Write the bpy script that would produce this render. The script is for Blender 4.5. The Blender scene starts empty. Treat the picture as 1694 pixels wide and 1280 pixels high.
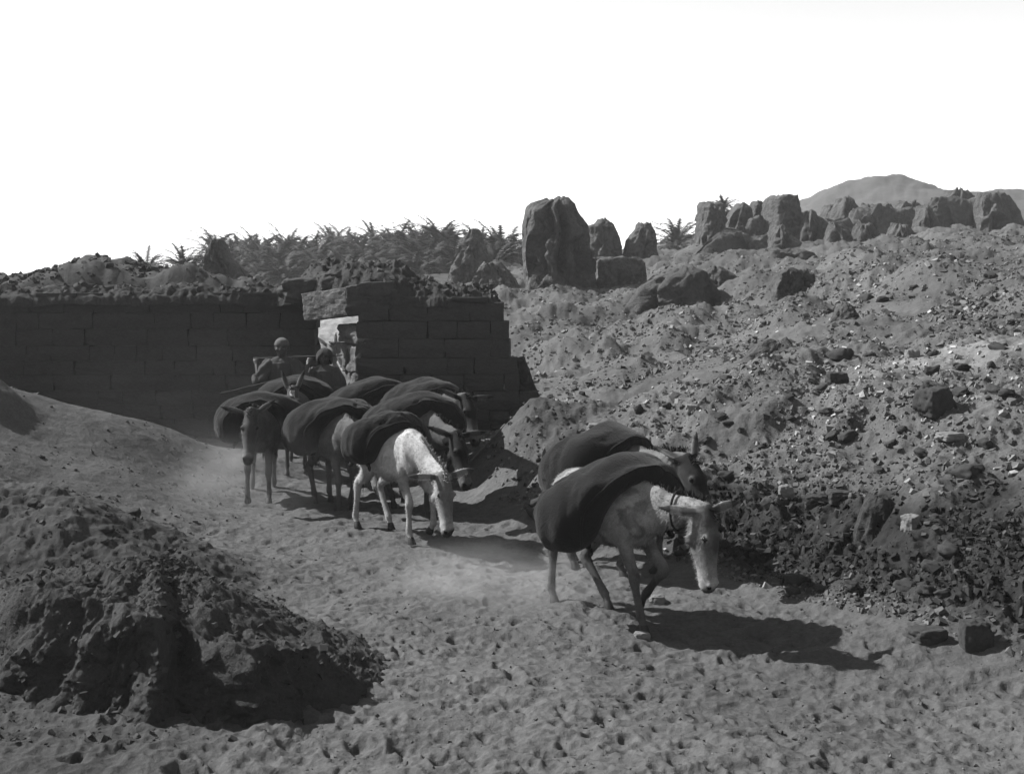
import bpy, math, random
import numpy as np
from mathutils import Vector, Matrix

# ------------------------------------------------------------------ camera, sky, sun, exposure
S = bpy.context.scene
C = S.collection
FPX, HZ, CH = 2000.0, 464.0, 2.45          # focal length in photo pixels, horizon row, camera height
cam = bpy.data.cameras.new('camera'); cam_o = bpy.data.objects.new('camera', cam); C.objects.link(cam_o)
cam_o.location = (0, 0, CH); cam_o.rotation_euler = (math.pi / 2, 0, 0)
cam.sensor_width = 36.0; cam.lens = 36.0 * FPX / 1694.0
cam.shift_y = -(640 - HZ) / 1694.0
cam.clip_start = 0.1; cam.clip_end = 3000
S.camera = cam_o
SUN_EL = math.radians(42); TRAVEL = (0.95, -0.31)           # ground direction in which shadows fall
hl = math.hypot(*TRAVEL)
LDIR = Vector((TRAVEL[0] / hl * math.cos(SUN_EL), TRAVEL[1] / hl * math.cos(SUN_EL), -math.sin(SUN_EL)))
w = bpy.data.worlds.new('World'); S.world = w; w.use_nodes = True
nt = w.node_tree; nt.nodes.clear()
sky = nt.nodes.new('ShaderNodeTexSky'); sky.sky_type = 'NISHITA'; sky.sun_disc = False
sky.sun_elevation = SUN_EL; sky.sun_rotation = math.atan2(-TRAVEL[0], -TRAVEL[1])
sky.air_density = 1.0; sky.dust_density = 0.3; sky.ozone_density = 1.0
bw = nt.nodes.new('ShaderNodeRGBToBW')                      # a plate without colour
bg = nt.nodes.new('ShaderNodeBackground'); bg.inputs[1].default_value = 0.105
wo = nt.nodes.new('ShaderNodeOutputWorld')
nt.links.new(sky.outputs[0], bw.inputs[0]); nt.links.new(bw.outputs[0], bg.inputs[0]); nt.links.new(bg.outputs[0], wo.inputs[0])
sun = bpy.data.lights.new('sun', 'SUN'); sun.energy = 5.0; sun.angle = math.radians(0.5); sun.color = (1, 1, 1)
sun_o = bpy.data.objects.new('sun', sun); C.objects.link(sun_o); sun_o.rotation_euler = LDIR.to_track_quat('-Z', 'Y').to_euler()
sun_o.location = (-20, 10, 30)
S.view_settings.view_transform = 'Standard'; S.view_settings.look = 'None'
S.view_settings.exposure = 1.4; S.view_settings.gamma = 1.0
S.cycles.use_denoising = True
S.cycles.max_bounces = 5; S.cycles.diffuse_bounces = 3; S.cycles.volume_bounces = 1

# ------------------------------------------------------------------ numpy helpers
def hsh(ix, iy, iz, seed):
    h = (ix.astype(np.uint32) * np.uint32(374761393) + iy.astype(np.uint32) * np.uint32(668265263)
         + iz.astype(np.uint32) * np.uint32(2147483647) + np.uint32((seed * 974711 + 12345) & 0xffffffff))
    h = (h ^ (h >> np.uint32(13))) * np.uint32(1274126177)
    h = (h ^ (h >> np.uint32(16))) * np.uint32(2246822519)
    h = h ^ (h >> np.uint32(15))
    return h.astype(np.float32) / np.float32(4294967295.0)
def noise3(x, y, z, seed=0):
    x = np.asarray(x, np.float32); y = np.asarray(y, np.float32); z = np.asarray(z, np.float32)
    x, y, z = np.broadcast_arrays(x, y, z)
    xi = np.floor(x); yi = np.floor(y); zi = np.floor(z)
    fx = x - xi; fy = y - yi; fz = z - zi
    fx = fx * fx * (3 - 2 * fx); fy = fy * fy * (3 - 2 * fy); fz = fz * fz * (3 - 2 * fz)
    xi = xi.astype(np.int64); yi = yi.astype(np.int64); zi = zi.astype(np.int64)
    def g(a, b, c): return hsh((xi + a) & 0xffffffff, (yi + b) & 0xffffffff, (zi + c) & 0xffffffff, seed)
    x00 = g(0,0,0) * (1 - fx) + g(1,0,0) * fx; x10 = g(0,1,0) * (1 - fx) + g(1,1,0) * fx
    x01 = g(0,0,1) * (1 - fx) + g(1,0,1) * fx; x11 = g(0,1,1) * (1 - fx) + g(1,1,1) * fx
    return ((x00 * (1 - fy) + x10 * fy) * (1 - fz) + (x01 * (1 - fy) + x11 * fy) * fz) * 2 - 1
def noise2(x, y, seed=0):
    x = np.asarray(x, np.float32); y = np.asarray(y, np.float32); x, y = np.broadcast_arrays(x, y)
    xi = np.floor(x); yi = np.floor(y); fx = x - xi; fy = y - yi
    fx = fx * fx * (3 - 2 * fx); fy = fy * fy * (3 - 2 * fy)
    xi = xi.astype(np.int64); yi = yi.astype(np.int64); zz = np.zeros_like(xi)
    def g(a, b): return hsh((xi + a) & 0xffffffff, (yi + b) & 0xffffffff, zz, seed)
    return ((g(0,0) * (1 - fx) + g(1,0) * fx) * (1 - fy) + (g(0,1) * (1 - fx) + g(1,1) * fx) * fy) * 2 - 1
def fbm2(x, y, octv=4, seed=0, gain=0.5):
    s = 0; a = 1
    for i in range(octv):
        c, sn = math.cos(i * 1.1), math.sin(i * 1.1); f = 2.03 ** i
        s = s + a * noise2((x * c - y * sn) * f, (x * sn + y * c) * f, seed + i); a *= gain
    return s
def fbm3(x, y, z, octv=4, seed=0, gain=0.5):
    s = 0; a = 1
    for i in range(octv):
        f = 2.03 ** i; s = s + a * noise3(x * f + i * 7.3, y * f - i * 3.1, z * f, seed + i); a *= gain
    return s
def sstep(a, b, x):
    t = np.clip((x - a) / (b - a), 0, 1); return t * t * (3 - 2 * t)
def P(px, py, d): return ((px - 847) / FPX * d, d, CH - (py - HZ) / FPX * d)

def mesh(name, V, F, smooth=True):
    """V (n,3) and F: an (m,k) array, or a list of such arrays"""
    V = np.asarray(V, np.float32); Fs = F if isinstance(F, list) else [F]
    Fs = [np.asarray(f, np.int32) for f in Fs if len(f)]
    me = bpy.data.meshes.new(name)
    me.vertices.add(len(V)); me.vertices.foreach_set('co', V.ravel())
    nl = sum(f.size for f in Fs); npoly = sum(len(f) for f in Fs)
    me.loops.add(nl); me.loops.foreach_set('vertex_index', np.concatenate([f.ravel() for f in Fs]))
    me.polygons.add(npoly)
    tot = np.concatenate([np.full(len(f), f.shape[1], np.int32) for f in Fs])
    me.polygons.foreach_set('loop_start', np.concatenate([[0], np.cumsum(tot)[:-1]]).astype(np.int32))
    me.polygons.foreach_set('use_smooth', np.full(npoly, smooth, bool))
    me.update(calc_edges=True); me.validate()
    return me
def attr(me, name, vals):
    a = me.attributes.new(name, 'FLOAT', 'POINT'); a.data.foreach_set('value', np.asarray(vals, np.float32))
def obj(name, me, mat=None, parent=None, label=None, cat=None, group=None, kind=None, loc=None, rz=None):
    o = bpy.data.objects.new(name, me); C.objects.link(o)
    if mat is not None and me is not None and not me.materials: me.materials.append(mat)
    if parent is not None: o.parent = parent
    if label: o['label'] = label
    if cat: o['category'] = cat
    if group: o['group'] = group
    if kind: o['kind'] = kind
    if loc is not None: o.location = loc
    if rz is not None: o.rotation_euler = (0, 0, rz)
    return o
def gridF(nr, nc, wrap=False):
    r = np.arange(nr - 1)[:, None]; c = np.arange(nc if wrap else nc - 1)[None, :]
    c2 = (c + 1) % nc
    return np.stack([r * nc + c, r * nc + c2, (r + 1) * nc + c2, (r + 1) * nc + c], -1).reshape(-1, 4)

# ------------------------------------------------------------------ materials
def N(t, k, **kw):
    n = t.nodes.new(k)
    for a, b in kw.items(): setattr(n, a, b)
    return n
def mat_earth(name, base=None, attrname=None, sc=(1.5, 9, 45, 160), var=0.35, bump=0.5, bdist=0.02, rough=0.95, coord='Object', spec=0.1, ALB=None):
    """matt earth, stone, mud: a base albedo (or the mesh attribute that carries it) broken up by four scales of noise"""
    ALB = ALB or globals()['ALB']
    m = bpy.data.materials.new(name); m.use_nodes = True; t = m.node_tree; t.nodes.clear()
    out = N(t, 'ShaderNodeOutputMaterial'); b = N(t, 'ShaderNodeBsdfPrincipled'); t.links.new(b.outputs[0], out.inputs[0])
    b.inputs['Roughness'].default_value = rough; b.inputs['Specular IOR Level'].default_value = spec
    tc = N(t, 'ShaderNodeTexCoord'); src = tc.outputs[coord]
    fac = None; hsum = None
    for i, s in enumerate(sc):
        n = N(t, 'ShaderNodeTexNoise'); n.inputs['Scale'].default_value = s; n.inputs['Detail'].default_value = 4.0
        n.inputs['Roughness'].default_value = 0.6
        t.links.new(src, n.inputs['Vector'])
        sub = N(t, 'ShaderNodeMath', operation='SUBTRACT'); sub.inputs[1].default_value = 0.5; t.links.new(n.outputs[0], sub.inputs[0])
        mu = N(t, 'ShaderNodeMath', operation='MULTIPLY'); mu.inputs[1].default_value = [1.0, 1.2, 1.3, 1.2][i % 4]; t.links.new(sub.outputs[0], mu.inputs[0])
        if fac is None: fac = mu.outputs[0]
        else:
            ad = N(t, 'ShaderNodeMath', operation='ADD'); t.links.new(fac, ad.inputs[0]); t.links.new(mu.outputs[0], ad.inputs[1]); fac = ad.outputs[0]
        hm = N(t, 'ShaderNodeMath', operation='MULTIPLY'); hm.inputs[1].default_value = [0.0, 1.0, 0.45, 0.18][i % 4]; t.links.new(sub.outputs[0], hm.inputs[0])
        if hsum is None: hsum = hm.outputs[0]
        else:
            ad = N(t, 'ShaderNodeMath', operation='ADD'); t.links.new(hsum, ad.inputs[0]); t.links.new(hm.outputs[0], ad.inputs[1]); hsum = ad.outputs[0]
    ma = N(t, 'ShaderNodeMath', operation='MULTIPLY_ADD'); ma.inputs[1].default_value = var * 1.6 * ALB; ma.inputs[2].default_value = ALB; t.links.new(fac, ma.inputs[0])
    mx = N(t, 'ShaderNodeMath', operation='MAXIMUM'); mx.inputs[1].default_value = 0.25 * ALB; t.links.new(ma.outputs[0], mx.inputs[0])
    mu = N(t, 'ShaderNodeMath', operation='MULTIPLY'); t.links.new(mx.outputs[0], mu.inputs[0])
    if attrname:
        at = N(t, 'ShaderNodeAttribute', attribute_name=attrname); t.links.new(at.outputs['Fac'], mu.inputs[1])
    else: mu.inputs[1].default_value = base
    t.links.new(mu.outputs[0], b.inputs['Base Color'])
    if bump:
        bp = N(t, 'ShaderNodeBump'); bp.inputs['Strength'].default_value = bump; bp.inputs['Distance'].default_value = bdist
        t.links.new(hsum, bp.inputs['Height']); t.links.new(bp.outputs[0], b.inputs['Normal'])
    return m
def mat_cloth(name, base, weave=260, var=0.2):
    m = mat_earth(name, base, sc=(3, 14, 70, 220), var=var, bump=0.9, bdist=0.014, rough=0.95, spec=0.05)
    b = [n for n in m.node_tree.nodes if n.type == 'BSDF_PRINCIPLED'][0]
    b.inputs['Sheen Weight'].default_value = 0.06; b.inputs['Sheen Roughness'].default_value = 0.5
    return m
ALB = 0.41          # a plate exposed for the sky's glare shows this dusty ground dark
M = {}
M['ground'] = mat_earth('earth', attrname='soil', sc=(0.9, 7, 34, 120), var=0.42, bump=0.9, bdist=0.022)
M['mound'] = mat_earth('dug_earth', 0.064, sc=(1.6, 9, 40, 130), var=0.45, bump=1.0, bdist=0.028)
M['wall'] = mat_earth('sun_dried_block', 0.075, sc=(0.7, 5, 26, 90), var=0.42, bump=0.8, bdist=0.02)
M['core'] = mat_earth('mud_core', 0.045, sc=(1, 8, 30, 90), bump=0.8)
M['pale'] = mat_earth('pale_limestone', 0.17, sc=(2.2, 9, 30, 100), var=0.55, bump=1.0, bdist=0.03)
M['ruin'] = mat_earth('mud_ruin', 0.125, sc=(0.4, 1.6, 6, 20), var=0.5, bump=1.0, bdist=0.22)
M['ruin_dark'] = mat_earth('crumbling_earth', 0.095, sc=(0.6, 3, 12, 40), var=0.4, bump=1.0, bdist=0.06)
M['stones'] = mat_earth('rubble_stone', attrname='tone', sc=(3, 14, 50, 150), var=0.3, bump=0.5, bdist=0.01)
M['stone_dark'] = mat_earth('stone_dark', 0.07, sc=(3, 14, 50, 150), var=0.35, bump=0.6, bdist=0.012)
M['stone_pale'] = mat_earth('stone_pale', 0.24, sc=(3, 14, 50, 150), var=0.3, bump=0.6, bdist=0.01)
M['sack'] = mat_cloth('dark_wool_sacking', 0.022)
M['sack2'] = mat_cloth('brown_wool_sacking', 0.024)
M['rope'] = mat_earth('rope', 0.03, sc=(5, 30, 90, 200), bump=0.8, bdist=0.005)
M['coat'] = mat_earth('donkey_coat', attrname='coat', sc=(5, 22, 90, 240), var=0.40, bump=0.6, bdist=0.008, rough=0.85, spec=0.12, ALB=.46)
M['hoof'] = mat_earth('hoof_horn', 0.05, sc=(4, 22, 90, 240), var=0.3, bump=0.2, bdist=0.004, rough=0.6)
M['hair_dark'] = mat_earth('dark_hair', 0.03, sc=(4, 22, 90, 240), var=0.3, bump=0, rough=0.8)
M['hair_pale'] = mat_earth('pale_hair', 0.35, sc=(4, 22, 90, 240), var=0.3, bump=0, rough=0.8)
M['hair_mid'] = mat_earth('mid_hair', 0.09, sc=(4, 22, 90, 240), var=0.3, bump=0, rough=0.8)
M['eye'] = mat_earth('eye', 0.008, sc=(4, 22, 90, 240), var=0.1, bump=0, rough=0.12, spec=0.5)
M['skin'] = mat_earth('dark_skin', attrname='coat', sc=(4, 22, 90, 240), var=0.12, bump=0.15, bdist=0.002, rough=0.55, spec=0.35)
M['robe'] = mat_cloth('grey_cotton_robe', 0.085)
M['robe2'] = mat_cloth('dusty_cotton_robe', 0.085)
M['cap'] = mat_cloth('felt_cap', 0.14)
M['hood'] = mat_cloth('head_cloth', 0.05)
M['wood'] = mat_earth('wood', 0.11, sc=(5, 25, 80, 200), var=0.3, bump=0.4, bdist=0.003)
M['frond'] = mat_earth('palm_frond', 0.050, sc=(0.5, 2, 8, 20), var=0.35, bump=0, rough=0.6)
M['trunk'] = mat_earth('palm_trunk', 0.055, sc=(1, 4, 14, 40), var=0.4, bump=0.8, bdist=0.05)
M['brush'] = mat_earth('dry_brush', 0.04, sc=(1, 4, 14, 40), var=0.4, bump=0)

# ------------------------------------------------------------------ terrain
CPX = [  # photo column, row, metres away
 # near right bank
 (1400,900,9.9),(1290,822,10.9),(1290,700,12),(1250,608,13),(1650,900,8.9),(1650,760,10),(1650,640,11.2),(1650,590,12),
 (1600,560,13.5),(1500,590,13),(1400,602,13.3),(1100,800,11.6),(1100,720,12.6),(1170,638,13.3),(1060,680,13.3),
 (980,760,12.6),(900,800,12.9),(870,668,14.3),(950,690,13.9),(830,722,14.6),(790,752,15.0),(1500,830,9.7),(1500,700,11.3),
 (1800,900,8.5),(1850,640,11),(1850,560,13.5),
 # valley behind it
 (920,650,19),(1020,660,18),(1100,640,17.5),(1180,620,17),(900,610,22),(980,600,22),(1080,590,21),(1200,592,19),
 # hill
 (870,560,27),(950,540,29),(1050,540,27),(1150,540,25),(1250,545,23),(1320,582,17),(1330,540,22),(1400,540,20),(1450,562,17),
 (1560,520,18),(1650,500,18),(1500,480,22),(1650,450,23),(1400,470,26),(1550,440,29),(1420,425,33),(1300,450,34),(1200,480,33),
 (1100,520,30),(1000,500,36),(880,490,36),(840,482,38),(1100,440,46),(1200,430,44),(1280,425,44),(1350,420,46),(1500,415,44),
 (1640,405,42),(1180,412,58),(1300,405,60),(1450,400,60),(1640,392,60),(1090,428,58),(980,432,58),(900,450,58),(760,462,55),
 (600,466,60),(850,472,46),(1850,430,28),(1850,380,60),
 # far dome of the mound
 (1290,372,125),(1330,345,126),(1380,310,128),(1450,292,130),(1520,298,130),(1560,321,130),(1620,318,125),(1720,316,125),(1900,320,125),
 (1330,392,90),(1450,387,90),(1640,382,90),(1220,402,118),(1150,416,112),
 # left bank
 (50,650,13.8),(180,682,14.2),(300,718,14.6),(100,740,12.6),(200,780,12.3),(300,830,12.3),(90,800,11.2),
 (90,812,9.9),(200,842,9.9),(300,892,9.7),(400,952,9.5),
]
CW = [  # world x, y, z
 (0,3,.25),(-1,3,.25),(1.5,3.5,.15),(0,5,0),(1.5,6,0),(-.3,6.6,0),(3,6.3,0),(0,8,0),(1.2,8.5,0),(2.2,8.2,0),(-1,9.5,0),(0,10,0),(1,9.6,0),
 (-.6,11.5,0),(-1.7,11,0),(-1,13,0),(-2,13,0),(-2.6,12.2,0.03),(-1.2,15,0),(-2.5,15,0),(-3.1,17,0),(-1.5,16.4,0.05),(-.45,13.6,0.03),
 (-3.3,20.5,0.05),(-2.9,13.6,0.0),(-3.25,14.2,.07),(-3.2,13,.04),(-3.6,14.9,.36),(-3.35,15.4,.28),(-2.6,14.3,0),(-2.3,16,0),(-4.2,28,.5),(-5.4,38,1.3),(-8,60,2.0),(-4.5,45,1.6),
 (3.4,7.5,.02),(2.44,8.8,.02),(2.06,9.3,.02),(1.6,10.0,.02),(.95,10.85,.02),(.31,11.7,.02),(-.25,13,.05),
 (.3,16.5,.45),(1.5,15.5,.55),(2.4,15.5,.95),(3.4,15.5,1.35),(0,18,.45),
 (-3.4,8.6,.36),(-2.6,8.6,.3),(-1.8,8.6,.1),(-4.1,10.7,.52),(-3.1,10.7,.22),(-5,9,.9),(-6,12,1.4),(-7.5,14.5,1.6),(-5,7,.7),(-4,6,.45),
 (-3,5.4,.12),(-2,6,.02),(-1.2,6.2,0),(-3,6.5,.2),(-6.8,15.2,.6),(-5,16,.2),(-4,16.3,.05),(-6.5,18,.3),
 (-8,30,1.6),(-14,30,1.8),(-12,20,1.2),(-20,60,2),(0,80,2.6),(-40,120,2),(-60,190,2),(60,190,3),(0,200,2),(150,200,2),(-150,200,2),
 (4.5,5,.3),(6,8,1.2),
]
cp = np.array([P(*c) for c in CPX] + CW, float)
cu = np.stack([cp[:, 0] / cp[:, 1], np.log(cp[:, 1])], 1); n = len(cp)
def kern(r2): return np.where(r2 > 1e-12, 0.5 * r2 * np.log(np.maximum(r2, 1e-12)), 0)
A = np.zeros((n + 3, n + 3)); dd = ((cu[:, None] - cu[None]) ** 2).sum(-1)
A[:n, :n] = kern(dd) + np.eye(n) * 3e-4; A[:n, n] = 1; A[:n, n + 1:] = cu; A[n, :n] = 1; A[n + 1:, :n] = cu.T
# z/y (the slope of the sight line) varies far more evenly than z itself
WT = np.linalg.solve(A, np.concatenate([(cp[:, 2] - CH) / cp[:, 1], [0, 0, 0]]))
def tps(x, y):
    sh = np.shape(x); q = np.stack([np.ravel(x) / np.ravel(y), np.log(np.ravel(y))], 1).astype(np.float32)
    out = np.empty(len(q), np.float32)
    c32 = cu.astype(np.float32); w32 = WT.astype(np.float32)
    for a in range(0, len(q), 40000):
        k = q[a:a + 40000]
        r2 = (k[:, None, 0] - c32[None, :, 0]) ** 2 + (k[:, None, 1] - c32[None, :, 1]) ** 2
        r2 = np.maximum(r2, 1e-12)
        out[a:a + 40000] = (0.5 * r2 * np.log(r2)) @ w32[:n] + w32[n] + k @ w32[n + 1:]
    return (out * np.ravel(y) + CH).reshape(sh)
def toe_dist(x, y):
    """signed metres to the right of the line where the bank meets the track"""
    return (x - np.interp(y, [3, 5.5, 7.6, 8.8, 9.3, 10.05, 10.9, 11.8, 13, 14.6, 16.5, 18, 30], [5.6, 4.4, 3.2, 2.42, 2.04, 1.62, .95, .30, -.2, -.42, -.4, -1.2, -3])) * 0.8
def left_dist(x, y):
    return (np.interp(y, [3, 6, 7, 8.6, 9.6, 11, 12.4, 14, 15.2, 17, 40], [-2.2, -1.7, -1.0, -1.6, -2.0, -2.9, -2.9, -3.2, -3.3, -4, -4])) - x
def bumpf(x, y, cx, cy, rx, ry, h, ang=0, p=2.0):
    c, s = math.cos(ang), math.sin(ang); dx = x - cx; dy = y - cy
    return h * np.exp(-(((dx * c + dy * s) / rx) ** 2 + ((-dx * s + dy * c) / ry) ** 2) ** (p / 2))
def ramp_lump(x, y, cx, cy, rx, ry, h):
    """a mound worn smooth on the left and broken off steep on the right and front"""
    dx = (x - cx) / rx; dy = (y - cy) / ry
    r = np.sqrt(dx * dx + dy * dy) * (1 + 0.18 * fbm2(x * 1.6 / rx, y * 1.6 / ry, 3, 77))
    k = np.clip(0.5 + 0.7 * (dx * .95 - dy * .25) / np.maximum(r, 1e-3), 0, 1)
    return h * (1 - sstep(0.0, 1.0, r)) * (1 - k) + h * (1 - sstep(0.10, 1.0, r)) * k
LUMPS = [(1160, 715, 12.2, .5, .4, .05), (1230, 690, 12.2, .5, .4, .06), (940, 585, 24, 1.6, 1.5, .40), (1040, 640, 20, .9, .8, .22), (1250, 455, 36, 2.2, 1.6, .45), (1420, 470, 25, 1.6, 1.2, .35), (1330, 520, 23, 1.2, 1.2, .3), (1120, 560, 24, 1.4, 1.2, .3), (1560, 470, 22, 1.4, 1.1, .3), (1000, 520, 31, 1.8, 1.4, .4)]
def bare(x, y):
    """where the earth is trodden or slipped smooth and carries few stones"""
    m = 0
    for (cx, cy, rx, ry, an) in ((.9, 19.5, 1.3, 2.6, 0), (2.3, 18.0, 1.5, 1.1, .2), (2.9, 21.8, 1.3, 1.8, 0), (5.0, 12.9, 1.3, .8, .2), (3.35, 11.0, .28, .55, .3), (6.3, 21, 1.6, 1.6, 0), (3.0, 9.3, .25, .5, .4)):
        m = np.maximum(m, bumpf(x, y, cx, cy, rx, ry, 1, an, 3))
    return np.clip(m * (1 + .5 * fbm2(x * 2, y * 2, 3, 91)), 0, 1)
def height(x, y):
    z = tps(x, y)
    for (px, py, d, rx, ry, h) in LUMPS:
        cx = (px - 847) / FPX * d
        m = (np.abs(x - cx) < rx * 1.6) & (np.abs(y - d) < ry * 1.6)
        if np.any(m):
            zz = z[m] + ramp_lump(x[m], y[m], cx, d, rx, ry, h); z[m] = zz
    z = z + bumpf(x, y, -6.0, 12.8, .75, .7, .27, 0, 4) * (1 + .2 * fbm2(x * 2, y * 2, 3, 93))  # hump added at the far left edge to cast shadow onto the bank
    # earth heaped up behind the left-hand wall
    rid = sstep(19.2, 21.0, y) * (1 - sstep(24, 28, y)) * (1 - sstep(-0.215, -0.19, x / y))
    rz = 2.35 + 0.34 * np.exp(-((x / y + 0.345) / 0.055) ** 2) + 0.14 * fbm2(x * .9, y * .9, 4, 40)
    z = z + rid * np.maximum(rz - z, 0)
    return z
def H(x, y):
    return float(height(np.array([float(x)]), np.array([float(y)]))[0])

us = np.concatenate([np.linspace(-.95, -.50, 30)[:-1], np.linspace(-.50, .56, 790), np.linspace(.56, .95, 26)[1:]])
ys = np.concatenate([np.geomspace(2.6, 5.6, 30)[:-1], np.geomspace(5.6, 16, 470)[:-1], np.geomspace(16, 70, 270)[:-1], np.geomspace(70, 150, 60)[:-1], np.geomspace(150, 200, 8)])
GX = (us[None, :] * ys[:, None]).astype(np.float32); GY = np.repeat(ys[:, None], len(us), 1).astype(np.float32)
GZ = height(GX, GY)
td = toe_dist(GX, GY); ld = left_dist(GX, GY)
rough_r = sstep(-.05, .5, td) * (1 - sstep(70, 110, GY)); rough_l = sstep(-.2, .5, ld) * (GY < 18)
pathm = 1 - np.clip(rough_r + rough_l, 0, 1)
behind = sstep(18.6, 19.4, GY) * (1 - sstep(-.075, -.02, GX / GY))
# broad unevenness, then clods and rubble whose size grows with distance
GZ += .03 * fbm2(GX * 1.1, GY * 1.1, 3, 1) * (GY < 60)
near = 1 - sstep(14, 24, GY); far = 1 - near
bil = lambda a: 1 - np.abs(a) * 2
c1 = fbm2(GX * 2.6, GY * 2.6, 3, 11); c2 = bil(fbm2(GX * 7, GY * 7, 2, 17)); c3 = bil(noise2(GX * 17, GY * 17, 23)); c4 = noise2(GX * 40, GY * 40, 29)
GZ += near * rough_r * (1 - .5 * bare(GX, GY)) * (.075 * c1 + .022 * c2 + .008 * c3 + .003 * c4)
GZ += near * rough_r * sstep(.2, .9, td) * .11 * fbm2(GX * 1.1, GY * 1.1, 3, 12)
GZ += near * rough_l * (1 - .6 * sstep(10.3, 11.6, GY)) * (.030 * c1 + .012 * c2 + .006 * c3 + .003 * c4)
bare_m = bare(GX, GY)
lowb = near * rough_r * (GY < 13.2) * sstep(.6, 1.4, GX) * (1 - sstep(.35, .75, GZ))
GZ += lowb * (.022 * c2 + .012 * c3 + .006 * noise2(GX * 26, GY * 26, 28))
GZ += sstep(95, 115, GY) * (.40 * fbm2(GX * .12, GY * .12, 4, 38) + .20 * fbm2(GX * .6, GY * .6, 4, 39))
GZ += far * rough_r * (1 - .6 * bare_m) * (.36 * fbm2(GX * .33, GY * .33, 3, 30) + .26 * fbm2(GX * .8, GY * .8, 4, 31) + .045 * bil(fbm2(GX * 2.6, GY * 2.6, 3, 37)) + .02 * c2)
GZ += behind * .10 * fbm2(GX * .9, GY * .9, 4, 33) + behind * .05 * fbm2(GX * 5, GY * 5, 3, 35)
GZ += pathm * (GY < 20) * (.018 * fbm2(GX * 4.5, GY * 4.5, 4, 43) + .009 * (1 - 2.2 * np.abs(fbm2(GX * 5.5, GY * 7.5, 3, 46))) + .002 * noise2(GX * 28, GY * 28, 47) + .003 * noise2(GX * 14, GY * 14, 48))
# small hollows and slip scars on the near bank
for (px, py, d, r, dep) in [(1430, 682, 11.6, .11, .14), (1355, 972, 9.35, .06, .08), (1450, 870, 9.75, .28, .16), (1115, 700, 12.6, .2, .1), (1190, 740, 12, .2, .1)]:
    cx = (px - 847) / FPX * d
    GZ -= bumpf(GX, GY, cx, d, r, r * 1.3, dep, p=3)
# hoof prints trodden into the track
rng = np.random.RandomState(5)
k = 0
while k < 4300:
    y = math.exp(rng.uniform(math.log(5.7), math.log(13.5))); u = rng.uniform(-.40, .44); x = u * y
    if toe_dist(x, y) > -.08 or left_dist(x, y) > .55 or (left_dist(x, y) > .0 and rng.rand() < .5): k += 1; continue
    r = .025 + .05 * rng.rand() ** 1.5; dep = (.2 + .8 * rng.rand() ** 2.5) * r * .50; a = rng.uniform(-1.5, -.2); e = rng.uniform(.55, .9)
    j0, j1 = np.searchsorted(us, [(x - 2.2 * r) / y, (x + 2.2 * r) / y]); i0, i1 = np.searchsorted(ys, [y - 2.2 * r, y + 2.2 * r])
    if j1 > j0 and i1 > i0:
        dx = GX[i0:i1, j0:j1] - x; dy = GY[i0:i1, j0:j1] - y
        uu = (dx * math.cos(a) + dy * math.sin(a)) / r; vv = (-dx * math.sin(a) + dy * math.cos(a)) / (r * e)
        q = np.sqrt(uu ** 2 + vv ** 2) * (1 + .6 * noise2(dx / r * 1.1 + k * 7.7, dy / r * 1.1, 3))
        GZ[i0:i1, j0:j1] += -dep * (1 - sstep(.25, 1.1, q)) + dep * .22 * np.exp(-((q - 1.35) / .35) ** 2)
    k += 1
# soil albedo
soil = .128 + .014 * fbm2(GX * .6, GY * .6, 3, 51)
soil = soil * (1 - rough_r) + rough_r * (.130 + .034 * fbm2(GX * .5, GY * .5, 4, 53))
soil = soil * (1 - rough_l) + rough_l * (.078 + .035 * sstep(10.3, 11.6, GY) + .015 * fbm2(GX * 1.5, GY * 1.5, 4, 54))
ridge_l = rough_l * sstep(8.4, 9.0, GY) * (1 - sstep(10.2, 10.9, GY)) * (1 - sstep(-2.4, -1.6, GX))
GZ += ridge_l * (.02 * c1 + .005 * c2 + .004 * c3 + .003 * c4)
soil *= 1 - .20 * ridge_l
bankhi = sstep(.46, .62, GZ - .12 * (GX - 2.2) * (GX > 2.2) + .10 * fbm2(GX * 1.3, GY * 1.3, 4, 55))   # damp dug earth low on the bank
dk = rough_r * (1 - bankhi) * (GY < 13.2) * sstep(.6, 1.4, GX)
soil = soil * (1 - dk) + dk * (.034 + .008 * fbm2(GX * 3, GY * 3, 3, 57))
ledge = bumpf(GX, GY, 5.0, 12.9, 1.3, .8, 1, .2); soil += .12 * ledge
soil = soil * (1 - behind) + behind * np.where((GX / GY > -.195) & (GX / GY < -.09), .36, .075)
soil += .016 * bare_m * rough_r * (1 - dk)
soil *= 1 + .05 * sstep(90, 115, GY)
GV = np.stack([GX, GY, GZ], -1).reshape(-1, 3)
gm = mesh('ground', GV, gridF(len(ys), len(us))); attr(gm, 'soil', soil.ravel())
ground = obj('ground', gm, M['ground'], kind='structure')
def gz(x, y):
    """height of the built ground sheet"""
    j = int(np.clip(np.searchsorted(us, x / y) - 1, 0, len(us) - 2)); i = int(np.clip(np.searchsorted(ys, y) - 1, 0, len(ys) - 2))
    fu = (x / y - us[j]) / (us[j + 1] - us[j]); fy = (y - ys[i]) / (ys[i + 1] - ys[i])
    return float((GZ[i, j] * (1 - fu) + GZ[i, j + 1] * fu) * (1 - fy) + (GZ[i + 1, j] * (1 - fu) + GZ[i + 1, j + 1] * fu) * fy)

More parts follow.
